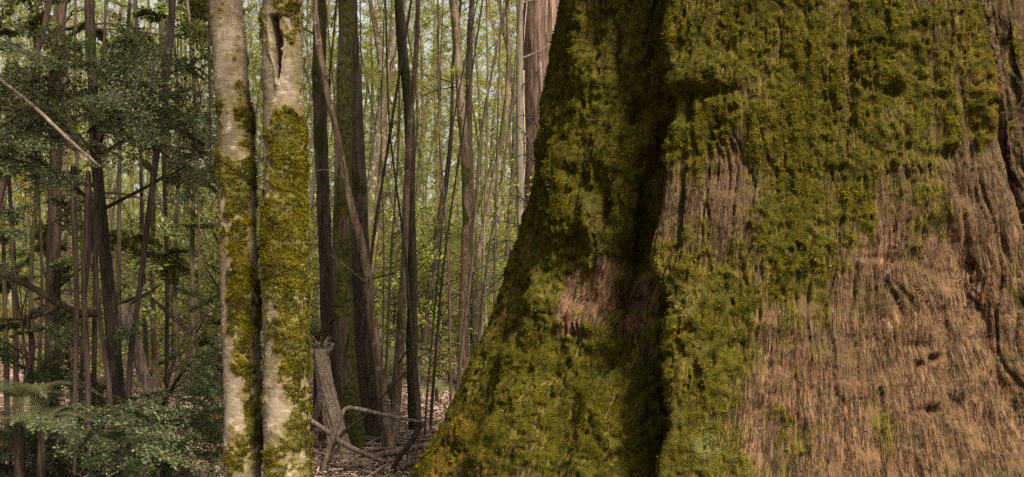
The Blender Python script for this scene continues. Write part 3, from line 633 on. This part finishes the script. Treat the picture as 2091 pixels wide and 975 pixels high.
named_tree('white_tree', 'slim smooth whitish trunk standing against the reddish gum', [(1060, -30, 13), (1061, 200, 14), (1063, 400, 15), (1066, 560, 17), (1070, 720, 19)], 13.2, M['white_gum'], seed=33, rough=.04, ztop=12, crown=M['leaf_pale'])

# broken stump with twisted grain
def build_stump():
    Y = 8.8; p = px_path([(655, 712, 28), (661, 760, 28), (673, 820, 31), (686, 880, 36), (697, 935, 46)], Y); p = to_ground(p, 1.15)
    base = np.array((p[-1, 0], p[-1, 1], float(ground_z(p[-1, 0], p[-1, 1])))); q = p[::-1].copy(); q[:, :3] -= base
    root = thing('broken_stump', 'grey broken stump with twisted grain and a jagged top', 'stump', base)
    D, _ = spline(q, 110); sides = 64; th = np.linspace(0, 2*pi, sides, endpoint=False)
    tw = th[None]+D[:, 2:3]*1.1
    r = D[:, 3:4]*(1+.10*np.sin(tw*5)+.05*np.sin(tw*11+1))
    P = D[:, None, :3]+np.stack([np.cos(th)[None]*r, np.sin(th)[None]*r, 0*r], -1)
    g = np.stack([np.cos(tw)*2.6, np.sin(tw)*2.6, D[:, 2:3]*2.2+0*tw], -1)
    dd = .012*(1-np.abs(fbm(g*4, 3, 91))*2); P[..., 0] += np.cos(th)*dd; P[..., 1] += np.sin(th)*dd
    b = NB('weathered_wood'); u = b.grain((1, 1, 1)); f = b.noise(b.grain((22, 3.2, 1)), 1.0, 5, .65, 1.1); pl = b.noise(b.coords(), 8, 4, .6)
    c = b.mix(b.rng(f, .36, .64), (0.085, 0.060, 0.046), (0.33, 0.255, 0.205)); c = b.mix(b.rng(pl, .52, .7, 0, .6), c, (0.11, 0.08, 0.06)); mat = b.finish(c, .85, f, .9, .012, .2)
    uv = np.stack([tw, D[:, 2:3]+0*tw], -1).reshape(-1, 2); obj('trunk', mesh_np('stump_trunk', P.reshape(-1, 3), grid_quads(110, sides, True), None, None, uv), mat, root)
    top = q[-1, :3]; random.seed(3)
    cap = Acc(); cap.add(*tube_geo(np.array([top-[0, 0, .03], top+[0, 0, .004]]), np.array([.058, .05]), 24)); obj('core', cap.mesh('core'), M['dark_bark'], root)
    for k in range(17):
        a = k/17*2*pi+random.uniform(-.5, .5); L = random.choice((.02, .03, .05, .06, .11)); o = np.array((math.cos(a), math.sin(a), 0)); lean = random.uniform(.3, 1.3)
        rows = np.array([[*(top+o*.048-[0, 0, .05]), .013], [*(top+o*.054+[0, 0, L*.4]), .010], [*(top+o*(.056+L*lean)+[0, 0, L]), .002]])
        S_, _ = spline(rows, 7); V, Q, T = tube_geo(S_[:, :3], S_[:, 3], 6); obj('splinter', mesh_np('splinter', V, Q, T), M['grey_bark'], root)
    for (dx, dz, L) in [(-.11, .02, .10), (.10, .05, .10)]:
        rows = np.array([[*(top-[0, 0, .09]), .035], [*(top+[dx*.8, -.03, -.02]), .026], [*(top+[dx*1.2, -.04, dz]), .012]]); S_, _ = spline(rows, 8); V, Q, T = tube_geo(S_[:, :3], S_[:, 3], 8)
        obj('snag', mesh_np('snag', V, Q, T), M['grey_bark'], root)
build_stump()

# ================================================================== fallen branches and sticks
def stick(name, label, pts, Y, mat='stick', moss=0., sides=10, seed=1, cat='branch', group=None, twigs=()):
    p = px_path(pts, Y); base = p[0, :3].copy(); q = p.copy(); q[:, :3] -= base
    me, _ = trunk_mesh(name, q, sides, .03, .12, moss, seed)
    if not twigs:
        o = obj(name, me, M[mat], None, base); return tag(o, label, cat, group)
    root = thing(name, label, cat, base, group); obj('stem', me, M[mat], root)
    for k, tw in enumerate(twigs):
        tp = px_path(tw, Y); tp[:, :3] -= base; m2, _ = trunk_mesh('twig', tp, 6, .03, .1, 0, seed+k+1); obj('twig', m2, M[mat], root)
    return root
stick('snapped_branch', 'purplish branch snapped into a bend, arching above the stick heap', [(650, 1000, 10), (668, 930, 11), (690, 865, 11), (704, 838, 9), (716, 833, 9), (760, 842, 9), (810, 853, 8), (862, 863, 5)], 8.2, seed=51)
stick('propped_branch', 'dark stick sloping from the pale trunk down under the bent branch', [(620, 850, 10), (660, 876, 11), (700, 905, 11), (740, 925, 10), (790, 945, 8)], 8.3, seed=52, mat='stick')
stick('propped_branch', 'long thin stick rising from the heap up to the right past the thin stems', [(640, 985, 12), (665, 935, 9), (700, 885, 8), (745, 850, 6), (790, 800, 5), (825, 765, 4), (852, 738, 2)], 8.6, seed=53, mat='strip', twigs=[[(745, 850, 4), (770, 835, 3), (785, 822, 2)]])
stick('propped_branch', 'dark stub slanting down from the tip of the bent branch', [(864, 862, 10), (852, 880, 12), (838, 905, 12), (815, 935, 11), (800, 965, 10)], 8.25, seed=54, mat='strip')
stick('fallen_branch', 'thick knobbly branch lying across the front of the heap', [(690, 985, 22), (740, 958, 22), (770, 938, 18), (790, 926, 15), (830, 920, 15), (875, 908, 11), (905, 900, 7)], 8.5, seed=55)
stick('fallen_branch', 'slim curved branch at the bottom edge below the knobbly branch', [(735, 985, 13), (780, 965, 13), (830, 950, 12), (865, 936, 10), (905, 912, 7)], 8.3, seed=56)
stick('fallen_branch', 'straight horizontal stick in front of the grey stump', [(675, 955, 12), (690, 945, 13), (730, 944, 12), (790, 946, 11), (860, 945, 9), (905, 942, 7)], 8.7, seed=57)
stick('mossy_log', 'thin mossy log lying beyond the heap towards the giant', [(810, 880, 13), (850, 872, 14), (890, 865, 14), (930, 858, 13)], 11.2, moss=.7, seed=58, cat='log')
stick('mossy_log', 'second mossy pole just nearer than the first beyond the heap', [(800, 902, 11), (850, 893, 12), (890, 886, 12), (925, 882, 11)], 10.4, moss=.55, seed=59, cat='log')
stick('dead_root', 'bleached root stub leaning left of the grey stump', [(655, 790, 12), (650, 830, 15), (640, 860, 15), (630, 880, 12)], 9.2, seed=60, mat='grey_bark')
random.seed(21)
for k in range(80):
    x0 = random.uniform(630, 900); Y = random.uniform(8.3, 13.0); L = random.uniform(.3, 1.3); a = random.gauss(0, .5)+(pi if random.random() < .5 else 0)
    gx = (x0-CXP)/F*Y; pts = []; w = random.uniform(.004, .016); hz = random.uniform(.02, .22) if k < 44 else .02
    b0 = np.array((gx, Y)); cv = random.uniform(-.3, .3)
    for u in np.linspace(0, 1, 5):
        x = gx+math.cos(a+cv*u)*L*u; y = Y+math.sin(a+cv*u)*L*u*.8; pts.append([x-gx, y-Y, float(ground_z(x, y))+hz*(1-abs(u-.4))+.012+random.uniform(-.01, .02), w*(1-.6*u)])
    me, _ = trunk_mesh('stick', np.array(pts), 7, .05, .15, .25 if k % 5 == 0 else 0, 200+k)
    tag(obj('loose_stick', me, M['stick'], None, (gx, Y, 0)), 'loose brown stick strewn in the heap on the forest floor', 'stick', 'loose sticks around the stump')

def build_litter():
    a = Acc(); n = 42000
    y = RNG.uniform(7.0, 26, n)**1.0; x = RNG.uniform(-.55, .12, n)*y; z = ground_z(x, y)+.012+RNG.random(n)*.03
    P = np.stack([x, y, z], 1); D = rdir(n, 0, .25); N = nrm(rdir(n)*.45+np.array((0, 0, 1))); L = RNG.uniform(.03, .10, n)
    a.add(*leaves_geo(P, D, N, L, L*RNG.uniform(.10, .25, n), .3))
    n = 16000; y = RNG.uniform(7.5, 17, n); x = RNG.uniform(-.22, -.04, n)*y; P = np.stack([x, y, ground_z(x, y)+.015+RNG.random(n)*.05], 1); L = RNG.uniform(.025, .08, n)
    a.add(*leaves_geo(P, rdir(n, 0, .3), nrm(rdir(n)*.6+np.array((0, 0, 1))), L, L*RNG.uniform(.12, .28, n), .3))
    n = 5000; y = RNG.uniform(7.0, 24, n); x = RNG.uniform(-.55, .12, n)*y; P = np.stack([x, y, ground_z(x, y)+.02+RNG.random(n)*.04], 1)
    a.add(*leaves_geo(P, rdir(n, 0, .2), rdir(n), RNG.uniform(.12, .5, n), .004, .8))
    b = NB('dry_leaves'); g = b.n('NewGeometry'); r = g.outputs['Random Per Island']
    c = b.mix(r, (0.09, 0.055, 0.038), (0.30, 0.205, 0.16)); c = b.mix(b.rng(r, .75, 1.0), c, (0.45, 0.36, 0.30))
    o = obj('leaf_litter', a.mesh('leaf_litter', smooth=False), b.finish(c, .75, None, spec=.25)); tag(o, 'dry brown leaf litter scattered over the forest floor', 'leaf litter', kind='stuff')
build_litter()

# ================================================================== ferns
def frond_mesh(seed, L=1.0):
    random.seed(seed); u = np.linspace(0, 1, 30); up = random.uniform(.35, .6)
    C = np.stack([L*u*.9, 0*u, L*(up*u-.62*u**2.2)], 1); a = Acc(); a.add(*tube_geo(C, .006*(1-u*.8), 4))
    T = nrm(np.gradient(C, axis=0)); side = np.array((0, 1., 0)); P = []; D = []; N = []; Ls = []
    for k in range(2, 30):
        w = L*.30*math.sin(pi*min(1, (u[k]*.92+.08))**.8)**.8+.01; nn = np.cross(T[k], side)
        for s in (-1, 1):
            d = nrm(side*s+T[k]*.35-nn*-.12); m = max(3, int(w/.022))
            for j in range(m):
                f = j/m; q = C[k]+d*w*f-np.array((0, 0, .10*w*f*f)); l = .042*L*(1-f*.75)
                for s2 in (-1, 1): P.append(q); D.append(nrm(T[k]*s2+d*.55)); N.append(-nn); Ls.append(l)
    V, _, Tt = leaves_geo(np.array(P), np.array(D), np.array(N), np.array(Ls), np.array(Ls)*.15, .1); a.add(V, None, Tt)
    return a.mesh('frond', smooth=False)
FROND = [frond_mesh(300+k) for k in range(3)]
for f in FROND: f.materials.append(M['fern'])
def fern(label, px, py, Y, size, n, seed, h=.25, group='ferns on the forest floor'):
    p = at(px, py, Y); gz = float(ground_z(p[0], p[1])); random.seed(seed)
    root = thing('fern', label, 'fern', (p[0], p[1], gz), group); hh = max(p[2]-gz, .05)
    V, Q, T = tube_geo(np.array([[0, 0, -.05], [0, 0, hh*.5], [0, 0, hh+.02]]), np.array([.07, .06, .045])*min(1, size), 9); obj('stem', mesh_np('fern_stem', V, Q, T), M['dark_bark'], root)
    for k in range(n):
        o = obj('frond', FROND[k % 3], None, root, (0, 0, hh)); a = 2*pi*k/n+random.uniform(-.25, .25); s = size*random.uniform(.75, 1.1)
        o.rotation_euler = (random.uniform(-.2, .2), random.uniform(-.25, .15), a); o.scale = (s, s, s)
fern('bright fern crown showing between the right pale trunk and the dark trunk', 648, 690, 11.2, .8, 11, 1)
fern('large pale fern behind the foot of the curving stem', 800, 735, 13.5, .8, 12, 2)
fern('lower pale fern between the dark trunks and the thin brown stem', 790, 790, 13, .6, 11, 3)
fern('fern on the bank beside the foot of the lichen spotted trunk', 918, 765, 17.5, .5, 10, 4)
fern('small feathery fern low by the leaf litter right of the dark upright stem', 892, 795, 13.5, .42, 10, 5)
fern('wide pale fern at the far left above the shrub', 40, 815, 7.0, .6, 12, 6)
fern('pale fern low in the bottom left corner', 85, 868, 6.9, .5, 11, 7)
fern('fern half hidden behind the dark left trunk', 205, 800, 9.2, .6, 11, 8)
fern('small fern by the stump foot in front of the furred trunk', 668, 800, 11.5, .45, 9, 9)

# ================================================================== the dark thicket on the left
def spray_template(seed, L=.42, leaf=.016):
    """flat layered spray of small leaves along a forked twig"""
    random.seed(seed); P = []; D = []; tw = []
    def run(o, ang, l, lev):
        n = max(4, int(l/.013)); d = np.array((math.cos(ang), math.sin(ang), 0)); c = random.uniform(-.5, .5)
        last = o
        for k in range(n):
            f = k/n; a2 = ang+c*f; q = last+np.array((math.cos(a2), math.sin(a2), -.10*f))*(l/n)
            s = 1 if k % 2 else -1
            P.append(q); D.append((math.cos(a2+s*.95), math.sin(a2+s*.95), random.uniform(-.25, .2)))
            if lev < 2 and k > 0 and random.random() < (.42 if lev == 0 else .2): run(q, a2+s*random.uniform(.5, .9), l*(1-f)*random.uniform(.45, .7)+.03, lev+1)
            last = q
        tw.append((o, last))
    run(np.zeros(3), 0, L, 0)
    return np.array(P), np.array(D), tw
SPRAY = [spray_template(400+k) for k in range(6)]
def spray_mass(items, leaf=.017, wr=.33):
    """items: position, heading, tilt, scale -> leaf mesh, twig mesh"""
    Lv = Acc(); Tw = Acc()
    for i, (p, hd, tilt, sc) in enumerate(items):
        P, D, tw = SPRAY[i % len(SPRAY)]
        ch, sh = math.cos(hd), math.sin(hd); ct, st = math.cos(tilt), math.sin(tilt); roll = random.uniform(-.9, .9); cr, sr = math.cos(roll), math.sin(roll)
        Rm = np.array([[ch, -sh, 0], [sh, ch, 0], [0, 0, 1]])@np.array([[ct, 0, st], [0, 1, 0], [-st, 0, ct]])@np.array([[1, 0, 0], [0, cr, -sr], [0, sr, cr]])
        Pw = P@Rm.T*sc+p; Dw = nrm(D@Rm.T+RNG.normal(size=P.shape)*.25); N = nrm(np.array((0, 0, 1.))@Rm.T+RNG.normal(size=P.shape)*.38); n = len(P)
        Ls = leaf*RNG.uniform(.7, 1.35, n)
        Lv.add(*leaves_geo(Pw+RNG.normal(size=P.shape)*.006, Dw, N, Ls, Ls*wr, .2))
        ab = np.array(tw)@Rm.T*sc+p; k = np.linalg.norm(ab[:, 1]-ab[:, 0], axis=1) > .04; Tw.add(*prisms(ab[k, 0], ab[k, 1], .0025, .001))
    return Lv.mesh('beech_leaves', smooth=False), Tw.mesh('beech_twigs')
def thicket(name, label, stem_pts, Y, clouds, n, seed, mat='leaf_dark', leaf=.021, ztop=None, sidelimbs=(), bark='dark_bark', moss=.2, cat='tree', group=None):
    """tree with a drawn stem and layered sprays; clouds: photo x, y, half width, half height, depth, weight"""
    random.seed(seed); p = px_path(stem_pts, Y); p = p[::-1] if p[0, 2] < p[-1, 2] else p
    if ztop: p = raise_top(p, ztop, .5, .3)
    p = to_ground(p, 1.3); base = np.array((p[-1, 0], p[-1, 1], float(ground_z(p[-1, 0], p[-1, 1])))); q = p.copy(); q[:, :3] -= base
    root = thing(name, label, cat, base, group); me, _ = trunk_mesh('trunk', q[::-1], 20, .05, .14, moss, seed); obj('trunk', me, M[bark], root)
    Br = Acc(); wsum = sum(c[5] for c in clouds); items = []
    for (cx, cy, rx, ry, dp, w) in clouds:
        m = int(n*w/wsum); ax = None
        for k in range(m):
            # three-dimensional cloud, layered in height
            u, v, t = random.gauss(0, .5), random.uniform(-1, 1), random.gauss(0, .5)
            lay = v
            pt = at(cx+u*rx, cy+lay*ry, dp+t*.8)-base
            hd = math.atan2(pt[1]-0, pt[0]-q[0, 0])+random.uniform(-1, 1); items.append((pt, hd, random.uniform(-.35, .65), random.uniform(.5, 1.35)))
        c0 = at(cx, cy, dp)-base; j = int(np.argmin(np.abs(q[:, 2]-(c0[2]-.2)))); limb(Br, q[j, :3], c0, .016, .006, .06, 10, 6)
        for k in range(4): limb(Br, q[j, :3]+(c0-q[j, :3])*random.uniform(.3, 1), at(cx+random.uniform(-1, 1)*rx, cy+random.uniform(-1, 1)*ry, dp+random.uniform(-.5, .5))-base, .007, .002, .04, 8, 4)
    lm, tm = spray_mass(items, leaf)
    obj('crown', lm, M[mat], root); tag(obj('twigs', tm, M['strip'], root), kind='stuff'); tag(obj('branches', Br.mesh('branches'), M[bark], root), kind='stuff')
    for sp in sidelimbs:
        s_ = px_path(sp, Y); s_[:, :3] -= base; m2, _ = trunk_mesh('limb', s_, 10, .04, .15, moss, seed+3); obj('limb', m2, M[bark], root)
    return root
thicket('beech_tree', 'dark trunk with layered small blue green leaves, nearest tree on the left', [(186, -30, 19), (184, 60, 20), (190, 180, 20), (196, 320, 21), (206, 430, 23), (216, 540, 25), (228, 660, 27), (240, 800, 31), (256, 960, 40)], 7.6,
        [(150, 190, 130, 80, 6.9, 1.2), (250, 165, 130, 70, 7.1, 1.0), (200, 250, 170, 60, 6.8, 1.0), (60, 320, 80, 40, 6.6, .8), (380, 340, 70, 40, 7.4, .5), (330, 260, 100, 60, 7.6, .5), (90, 230, 80, 60, 7.2, .5)], 165, 71, ztop=6.5,
        sidelimbs=[[(205, 640, 16), (160, 640, 15), (120, 620, 14), (70, 590, 13), (0, 560, 12), (-60, 550, 10)], [(120, 630, 8), (60, 650, 7), (0, 652, 6)], [(200, 380, 10), (130, 370, 8), (60, 350, 6)], [(215, 640, 9), (260, 615, 8), (300, 600, 6), (330, 580, 3)]])
thicket('beech_shrub', 'low dark leafy shrub beside the foot of the left pale trunk', [(330, 830, 12), (335, 880, 15), (340, 960, 20)], 7.0,
        [(390, 740, 60, 60, 6.7, 1.0), (330, 830, 110, 40, 6.5, 1.2), (300, 900, 110, 40, 6.6, 1.0), (400, 880, 50, 70, 6.8, .9), (250, 870, 80, 40, 6.8, .6), (420, 640, 30, 60, 7.2, .4)], 95, 72, cat='shrub')
thicket('beech_shrub', 'dark leafy shrub filling the lower left corner', [(70, 840, 10), (75, 900, 12), (80, 970, 15)], 8.4,
        [(60, 700, 100, 60, 8.0, .8), (40, 900, 90, 60, 7.8, 1.0), (130, 780, 70, 60, 8.4, .7), (120, 930, 90, 40, 7.8, .7), (20, 480, 90, 80, 8.6, .7)], 80, 73, cat='shrub', leaf=.026)
thicket('hazel_tree', 'broad leaved dark tree in the upper left corner', [(128, -30, 22), (120, 60, 24), (118, 200, 24), (112, 400, 26), (108, 600, 28), (105, 760, 30), (100, 880, 34)], 9.6,
        [(60, 40, 120, 70, 9.2, 1.0), (150, 20, 100, 50, 9.6, .7), (290, 60, 90, 80, 9.8, 1.0), (380, 80, 60, 100, 10, .9), (60, 160, 90, 50, 9.5, .5), (330, 420, 90, 90, 10.5, .8), (100, 470, 110, 90, 10, .9), (250, 520, 90, 80, 10, .7), (100, 600, 90, 60, 9.8, .6)], 85, 74, mat='leaf_mid', leaf=.045, ztop=8.5)
# bark strips hanging in the branches, leaning poles, dead wood
stick('leaning_pole', 'thin brown pole leaning across the left thicket from top to floor', [(356, -60, 13), (348, 80, 14), (335, 190, 14), (318, 330, 13), (300, 470, 12), (288, 570, 11), (270, 700, 12), (262, 800, 12), (250, 960, 12)], 7.2, 'strip', seed=81, cat='pole')
stick('hanging_bark_strip', 'long narrow bark strip hanging at the left, leftmost of three', [(150, 340, 12), (151, 420, 13), (154, 520, 11), (157, 640, 10), (154, 760, 9), (153, 880, 9), (152, 975, 7)], 6.9, 'strip', seed=82, cat='bark', sides=8)
stick('hanging_bark_strip', 'wide bark strip hanging at the left, middle one of three', [(180, 350, 10), (181, 420, 17), (178, 520, 18), (172, 600, 12), (176, 700, 11), (181, 820, 10), (182, 940, 8)], 6.9, 'strip', seed=83, cat='bark', sides=8)
stick('hanging_bark_strip', 'thin bark strip swinging rightwards, nearest the dark left trunk', [(190, 400, 9), (194, 520, 10), (199, 600, 10), (208, 680, 10), (220, 770, 11), (227, 840, 9)], 6.95, 'strip', seed=84, cat='bark', sides=8)
stick('fallen_branch', 'straight bare stick lying diagonally across the dark leaves at left', [(-30, 140, 7), (20, 178, 7), (80, 228, 8), (140, 285, 8), (205, 342, 6)], 6.0, 'stick', seed=85)
stick('leaning_pole', 'dark thin stem slanting through the upper left corner', [(108, -40, 12), (90, 60, 11), (62, 155, 9), (30, 300, 9), (-20, 480, 10)], 7.8, 'strip', seed=86, cat='pole')
stick('broken_limb', 'grey curl of broken bark wood leaning by the dark left trunk', [(252, 622, 26), (262, 660, 30), (280, 720, 28), (297, 775, 22), (312, 830, 14), (322, 870, 8)], 7.3, 'grey_bark', seed=87, sides=16, cat='dead wood')
stick('dead_branch', 'forked dead twig reaching right from the broken grey wood', [(235, 640, 7), (270, 617, 7), (300, 600, 6), (330, 580, 3)], 7.3, 'strip', seed=88, twigs=[[(300, 600, 4), (330, 625, 4), (370, 660, 4), (414, 694, 3)], [(312, 612, 4), (345, 645, 4), (400, 690, 3)]])
stick('hooked_strip', 'crooked dark strip of bark hooked over a limb at far left', [(85, 640, 8), (66, 634, 9), (58, 660, 9), (64, 690, 12), (66, 720, 10), (56, 760, 9), (48, 785, 5)], 7.4, 'strip', seed=89, cat='bark')
stick('hanging_bark_strip', 'narrow strip dangling beside the left pale trunk at the top', [(424, -40, 4), (427, 80, 4), (428, 170, 6), (430, 280, 3), (428, 400, 3)], 7.0, 'strip', seed=90, cat='bark', sides=6)
stick('dead_branch', 'twiggy dead branch crossing towards the left pale trunk', [(330, 155, 4), (360, 145, 5), (400, 138, 5), (440, 172, 4)], 7.6, 'strip', seed=91, twigs=[[(395, 138, 3), (410, 200, 3), (400, 230, 2)], [(380, 290, 3), (410, 305, 4), (445, 322, 4)]])

# sprig of leaves, sky sheen put into their colour, reaching out in front of the giant's flank
def build_sprig():
    Y = 6.6; base = at(1092, 640, Y); gz = float(ground_z(base[0], base[1])); b0 = np.array((base[0]+.12, base[1]+.1, gz))
    root = thing('sapling', 'thin sapling with leaves coloured pale by sky sheen against the giant trunk flank', 'sapling', b0)
    stem = np.array([[0, 0, -.05, .010], [.0, -.02, .5, .009], [-.05, -.03, 1.1, .008], [-.08, 0, 1.8, .006], [-.05, 0, 2.4, .004], [0, 0, 2.8, .002]]); me, _ = trunk_mesh('stem', stem, 8, .05, .1, 0, 95); obj('stem', me, M['strip'], root)
    V, Q, T = leaves_geo(np.zeros((1, 3)), np.array([[1., 0, 0]]), np.array([[0, 0, 1.]]), 1.0, .22, .2, True); lm = mesh_np('leaf', V, None, T, smooth=False); lm.materials.append(M['leaf_sky_sheen'])
    random.seed(9)
    rows = [((1098, 258), (1062, 236)), ((1095, 262), (1120, 215)), ((1090, 330), (1048, 322)), ((1088, 335), (1100, 325)), ((1082, 300), (1060, 262)), ((1085, 420), (1022, 400)), ((1080, 430), (1040, 372)), ((1075, 470), (1000, 455)), ((1068, 520), (985, 545)), ((1050, 560), (970, 590)), ((1060, 500), (1010, 500)), ((1040, 590), (965, 625))]
    for (a, c) in rows:
        A = at(*a, Y)-b0; B = at(*c, Y-.15)-b0; m = (A+B)/2+np.array((0, 0, .03)); D, _ = spline(np.array([[*A, .003], [*m, .0025], [*B, .001]]), 12); V, Q, T = tube_geo(D[:, :3], D[:, 3], 5); obj('twig', mesh_np('twig', V, Q, T), M['strip'], root)
        n = max(6, int(np.linalg.norm(B-A)/.022)); t = nrm(B-A)
        for k in range(n):
            f = (k+1)/n; q = np.array([np.interp(f, np.linspace(0, 1, 12), D[:, j]) for j in range(3)]); s = 1 if k % 2 else -1
            o = obj('leaf', lm, None, root, q); l = random.uniform(.035, .055); o.scale = (l, l, l)
            o.rotation_euler = (random.uniform(-.7, .7), random.uniform(-.1, .5), math.atan2(t[1], t[0])+s*random.uniform(.5, 1.1))
build_sprig()

random.seed(66)
for k in range(16):
    y = random.uniform(8.6, 12.5); px = 10+k*27+random.uniform(-12, 12)
    ORD = 'first second third fourth fifth sixth seventh eighth ninth tenth eleventh twelfth thirteenth fourteenth fifteenth sixteenth'.split()
    named_tree('slender_tree', ORD[k]+' thin stem from the left edge in the dark thicket left of the pale trunks', [(px+random.uniform(-30, 30), -30, random.uniform(4, 8)), (px+random.uniform(-20, 20), 250, random.uniform(5, 9)), (px, 560, random.uniform(5, 10)), (px+random.uniform(-14, 14), 880, random.uniform(8, 13))], y, M[random.choice(['dark_bark', 'mossy_bark', 'brown_bark'])], sides=10, step=.1, moss=.35, seed=600+k, ztop=6.5, group='thin stems of the left thicket')
random.seed(67)
for k in range(16):
    y = random.uniform(9.5, 14); px = 650+k*24+random.uniform(-10, 10); ln = random.choice((-60, -30, 0, 20, 60, 110)); w = random.uniform(3, 7)
    named_tree('slender_tree', 'very thin dark stem leaning through the gap beside the giant', [(px+ln+random.uniform(-15, 15), -30, w*.7), (px+ln*.6+random.uniform(-18, 18), 260, w*.85), (px+ln*.25+random.uniform(-10, 10), 540, w), (px, 830, w*1.3)], y, M[random.choice(['dark_bark', 'mossy_bark', 'dark_bark'])], sides=8, step=.1, moss=.3, seed=640+k, ztop=5.6, group='thin dark stems in the gap')
# ================================================================== the forest beyond
random.seed(77)
def far_tree(x, y, r, h, crown, cmat, bmat, label, group, seed, lean=.06):
    gz = float(ground_z(x, y)); lx, ly = random.gauss(0, lean), random.gauss(0, lean); bx = random.uniform(-.5, .5)*(r < .06)
    p = np.array([[0, 0, -.1, r*1.3], [lx*h*.12, ly*h*.12, h*.15, r], [lx*h*.4+bx, ly*h*.4, h*.45, r*.85], [lx*h*.7, ly*h*.7, h*.75, r*.6], [lx*h, ly*h, h, r*.2]])
    root = thing('slender_tree', label, 'tree', (x, y, gz), group)
    me, _ = trunk_mesh('trunk', p, 10, .3, .12, .4, seed); obj('trunk', me, bmat, root)
    s = h/16; add_crown(root, crown, cmat, (0, 0, 0), random.uniform(0, 6.28), (s*random.uniform(.8, 1.2), s*random.uniform(.8, 1.2), s), bmat); return root
ZONES = [(13, 20, 16, 'slender trunk standing just beyond the fern bank', 'slim trees beyond the ferns'), (20, 32, 46, 'slender pole tree in the sunlit thicket', 'pole trees of the sunlit thicket'), (32, 55, 46, 'distant thin tree fading into pale foliage', 'distant trees of the forest')]
sd = 1000
for (y0, y1, n, lab, grp) in ZONES:
    for k in range(n):
        y = random.uniform(y0, y1); x = y*(-.56+.70*(k+random.random())/n); sd += 1
        u = x/y*F+CXP
        cr = random.choice(CROWN if y > 20 else SPARSE)
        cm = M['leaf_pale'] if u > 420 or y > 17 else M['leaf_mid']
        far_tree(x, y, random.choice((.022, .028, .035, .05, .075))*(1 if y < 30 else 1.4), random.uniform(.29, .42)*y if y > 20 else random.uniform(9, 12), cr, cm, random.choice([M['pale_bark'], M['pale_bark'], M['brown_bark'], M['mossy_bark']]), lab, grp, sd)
for k in range(30):
    y = random.uniform(14, 26); x = y*(-.36+.36*random.random()); sd += 1
    far_tree(x, y, random.uniform(.016, .034), random.uniform(9, 13), SPARSE[sd % 3], M['leaf_pale'], random.choice([M['pale_bark'], M['pale_bark'], M['white_gum'], M['brown_bark']]), 'very thin pale sapling among the slender trunks of the gap', 'thin saplings in the gap', sd, random.choice((.04, .08, .2)))
for (y, k0) in ((16, .53), (30, .535), (24, .56), (40, .5)):
    sd += 1; far_tree(y*k0, y, .08, 15, CROWN[sd % 4], M['leaf_pale'], M['pale_bark'], 'slender tree behind the right edge of the giant', 'trees right of the giant', sd)
random.seed(78)
for k in range(58):
    y = random.uniform(12.5, 34); x = y*(-.56+.66*random.random()); u = x/y*F+CXP
    if (y < 15 and 600 < u < 1000) or (y < 19 and u < 430 and k % 3): continue
    gz = float(ground_z(x, y)); root = thing('understorey_shrub', 'leafy understorey shrub between the slender trunks', 'shrub', (x, y, gz), 'understorey shrubs')
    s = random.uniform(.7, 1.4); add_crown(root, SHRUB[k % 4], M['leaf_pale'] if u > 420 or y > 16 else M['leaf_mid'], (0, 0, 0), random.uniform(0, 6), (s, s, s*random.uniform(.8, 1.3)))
def far_forest():
    a = Acc(); n = 130000; y = RNG.uniform(56, 85, n); x = RNG.uniform(-.60, .62, n)*y; g = ground_z(x, y); hmax = 30
    z = RNG.random(n)**1.15*hmax; P = np.stack([x, y, z], 1); keep = fbm(P*.35, 3, 300) > -.22+.022*P[:, 2]; P = P[keep]; n = len(P); P[:, 2] += ground_z(P[:, 0], P[:, 1])
    L = RNG.uniform(.18, .42, n); a.add(*leaves_geo(P, rdir(n, -.4), nrm(rdir(n)+np.array((0, -.3, .6))), L, L*.26))
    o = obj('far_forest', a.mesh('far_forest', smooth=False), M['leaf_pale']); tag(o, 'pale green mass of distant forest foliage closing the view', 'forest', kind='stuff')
far_forest()
